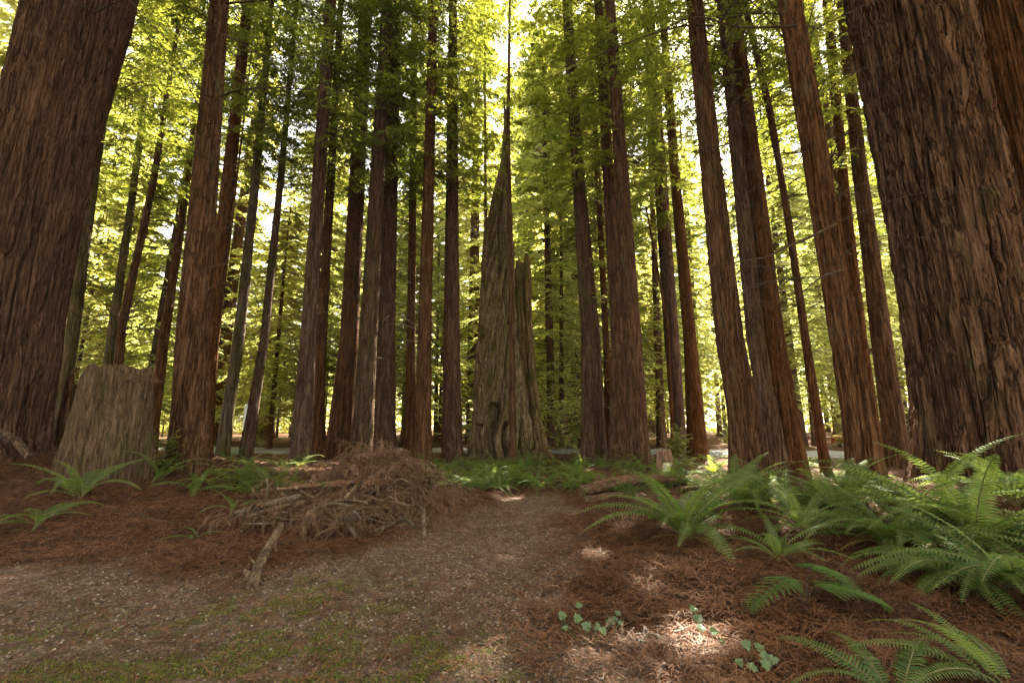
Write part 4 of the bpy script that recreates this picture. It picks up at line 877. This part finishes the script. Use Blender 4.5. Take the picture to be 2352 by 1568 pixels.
# ------------------------------------------------------------------ ivy seedlings
def ivy(px, py, spots, label):
    B = gp(px, py); t = thing("ivy_plant", B, label, "plant"); rs = np.random.RandomState(int(px))
    st = M()
    for (x, y, s) in spots:
        p = gp(x, y) - B; h = .04 + .05 * rs.rand() + s * .3; tip = p + [0, 0, h]
        add_tube(st, curve([(0, 0, 0), p * .6 + [0, 0, .02], tip], 10), .0022, 5, cap=False)
        a = [90, 60, 35, 15, -10, -40, -75, -90, -105, -140, -170, 165, 145, 120]; rr = [1, .62, .75, .5, .78, .55, .5, .12, .5, .55, .78, .5, .75, .62]
        v = np.array([(cos(R(q)) * r_, sin(R(q)) * r_, 0) for q, r_ in zip(a, rr)]) * s; v[:, 2] = .25 * np.abs(v[:, 0]) - .12 * np.abs(v[:, 1])
        yaw, pit = rs.rand() * 6.28, .5 + .5 * rs.rand(); ca, sa = cos(yaw), sin(yaw)
        v = v[:, [0, 1, 2]] @ np.array([[ca, sa, 0], [-sa, ca, 0], [0, 0, 1]]).T; cp, sp = cos(pit), sin(pit)
        v = np.stack([v[:, 0], v[:, 1] * cp - v[:, 2] * sp, v[:, 1] * sp + v[:, 2] * cp], -1)
        m = M(); k = len(v); m.add(np.vstack([v, [[0, 0, 0]]]), t=np.stack([np.arange(k), (np.arange(k) + 1) % k, np.full(k, k)], -1))
        link("leaf", m.mesh("leaf", IVY, False), t, tip)
    link("stem", st.mesh("stem", BRACK), t)
ivy(1355, 1485, [(1290, 1440, .05), (1325, 1445, .055), (1330, 1420, .045), (1350, 1470, .055), (1385, 1478, .045), (1372, 1462, .045), (1410, 1445, .06), (1420, 1430, .04), (1400, 1450, .05), (1300, 1462, .035), (1425, 1455, .035)], "sprawling ivy seedling with pale leaves on the gravel's edge")
ivy(1625, 1490, [(1595, 1425, .05), (1605, 1450, .06), (1612, 1470, .045), (1640, 1480, .045), (1660, 1490, .035), (1600, 1440, .035)], "upright ivy seedling beside the sunny litter patch")
ivy(1750, 1555, [(1720, 1520, .05), (1745, 1515, .05), (1760, 1535, .055), (1780, 1545, .045), (1700, 1550, .04), (1765, 1560, .05), (1730, 1565, .05)], "ivy seedling at the bottom edge below the bracken")

# ------------------------------------------------------------------ things beyond the road
def sign():
    B = on(*at(562, 1000, 25)[:2]); t = thing("white_sign", B, "small white sign panel on a post between the sunlit branchy pair", "sign")
    mt, nt, b = mat("sign_white"); b.inputs['Base Color'].default_value = (.7, .72, .74, 1); b.inputs['Roughness'].default_value = .5
    def box(m, c, s):
        v = np.array([(x, y, z) for x in (-1, 1) for y in (-1, 1) for z in (-1, 1)]) * np.array(s) / 2 + c
        m.add(v, [[0, 1, 3, 2], [4, 6, 7, 5], [0, 4, 5, 1], [2, 3, 7, 6], [0, 2, 6, 4], [1, 5, 7, 3]])
    z1 = at(562, 928, 25)[2] - B[2]; z0 = at(562, 982, 25)[2] - B[2]
    m = M(); box(m, (0, 0, (z0 + z1) / 2), (.34, .03, z1 - z0)); o = link("panel", m.mesh("panel", mt, False), t)
    o.modifiers.new("b", 'BEVEL').width = .008
    m = M(); add_tube(m, [(0, .06, -.3), (0, .06, z0), (0, .06, z1 - .05)], .04, 10); link("post", m.mesh("post", STICK), t)
sign()
def car():
    B = on(*at(1996, 1035, 33.5)[:2]); t = thing("red_car", B, "red car mostly hidden behind the thick ridged redwood beyond the road", "car", rz=R(4))
    paint, nt, b = mat("red_paint"); b.inputs['Base Color'].default_value = (.28, .03, .035, 1); b.inputs['Roughness'].default_value = .25; b.inputs['Coat Weight'].default_value = .6
    gl, nt, b = mat("car_glass"); b.inputs['Base Color'].default_value = (.03, .04, .045, 1); b.inputs['Roughness'].default_value = .08
    ty, nt, b = mat("tyre_rubber"); b.inputs['Base Color'].default_value = (.02, .02, .02, 1); b.inputs['Roughness'].default_value = .8
    ri, nt, b = mat("wheel_metal"); b.inputs['Base Color'].default_value = (.5, .5, .5, 1); b.inputs['Metallic'].default_value = .9; b.inputs['Roughness'].default_value = .3
    x = np.array([-2.15, -2.1, -1.6, -.9, -.3, .5, 1.1, 1.7, 2.1, 2.18]); top = np.array([.62, .85, .95, 1.36, 1.48, 1.46, 1.0, .9, .75, .5]); w_ = np.array([.7, .8, .86, .7, .66, .68, .86, .84, .74, .66])
    xs = np.linspace(-2.17, 2.17, 40); tp = np.interp(xs, x, top); ww = np.interp(xs, x, w_); rings = []
    for X, h, w2 in zip(xs, tp, ww):
        sh = min(h, .88); wb = .88 * (1 - max(0, abs(X) - 1.7) * .25)
        rings.append([(X, -wb * .95, .28), (X, -wb, .55), (X, -wb * .97, sh), (X, -w2, max(sh, h - .07)), (X, -w2 * .8, h), (X, w2 * .8, h), (X, w2, max(sh, h - .07)), (X, wb * .97, sh), (X, wb, .55), (X, wb * .95, .28)])
    V = np.array(rings); m = M(); i = np.arange(39)[:, None] * 10; j = np.arange(10)[None]; k = (j + 1) % 10
    m.add(V, np.stack([i + j, i + 10 + j, i + 10 + k, i + k], -1))
    for e in (0, 39): m.add(np.vstack([V[e], V[e].mean(0)[None]]), t=np.stack([np.arange(10), (np.arange(10) + 1) % 10, np.full(10, 10)], -1))
    link("body", m.mesh("body", paint), t)
    for s in (-1, 1):
        m = M(); m.add([(-.95, s * .83, .93), (1.0, s * .83, .93), (.5, s * .71, 1.38), (-.55, s * .71, 1.38)], [[0, 1, 2, 3]]); link("side_window", m.mesh("side_window", gl), t)
        for X in (-1.35, 1.35):
            m = M(); add_tube(m, [(0, -.1, 0), (0, -.09, 0), (0, .09, 0), (0, .1, 0)], [.3, .32, .32, .3], 28); wh = link("wheel", None, t, (X, s * .8, .32)); link("tyre", m.mesh("tyre", ty), wh)
            m = M(); add_tube(m, [(0, -.105, 0), (0, .105, 0)], .19, 20); link("rim", m.mesh("rim", ri), wh)
        m = M(); add_tube(m, [(0, 0, 0), (.05, 0, 0)], .09, 16); link("headlight", m.mesh("headlight", ri), t, (2.12, s * .55, .62))
car()

# ------------------------------------------------------------------ the far woods that close the view, and the air
def woods():
    rs = np.random.RandomState(77); n = 60000; a = R(-62) + R(124) * rs.rand(n); d = 118 + 40 * rs.rand(n); x, y = np.sin(a) * d, np.cos(a) * d
    top = 19 + 16 * smooth(-.45, -.1, a) + 5 * noise(x * .12, y * .12, 0, 3) + 6 * noise(x * .4, y * .4, 0, 4); z = height(x, y) + top * rs.rand(n) ** .9
    o = np.stack([x, y, z], -1); dd = unit(rs.randn(n, 3) * [1, 1, .5] + [0, 0, -.2]); nr = unit(np.cross(dd, rs.randn(n, 3))); l_ = .9 + 1.1 * rs.rand(n, 1); w_ = .28 * l_
    V = np.stack([o, o + dd * l_ * .5 + nr * w_, o + dd * l_, o + dd * l_ * .5 - nr * w_], 1); m = M(); m.add(V, np.arange(n * 4).reshape(-1, 4))
    tag(link("woods", m.mesh("woods", LEAF_B, False)), "far green woods closing the view behind every trunk", "woods", None, "stuff")
woods()
def haze():
    m = M(); x0, x1, y0, y1, z0, z1 = -190, 190, -45, 175, -3, 66
    v = [(x, y, z) for x in (x0, x1) for y in (y0, y1) for z in (z0, z1)]
    m.add(v, [[0, 1, 3, 2], [4, 6, 7, 5], [0, 4, 5, 1], [2, 3, 7, 6], [0, 2, 6, 4], [1, 5, 7, 3]])
    mt = bpy.data.materials.new("haze"); mt.use_nodes = True; nt = mt.node_tree; nt.nodes.clear()
    out = nt.nodes.new("ShaderNodeOutputMaterial"); pv = nt.nodes.new("ShaderNodeVolumePrincipled")
    pv.inputs['Color'].default_value = (.95, .93, .86, 1); pv.inputs['Density'].default_value = .00010; pv.inputs['Anisotropy'].default_value = .3
    nt.links.new(pv.outputs[0], out.inputs['Volume'])
    o = link("haze", m.mesh("haze", mt, False)); tag(o, "thin bright morning haze between the trunks", "haze", None, "stuff")
haze()
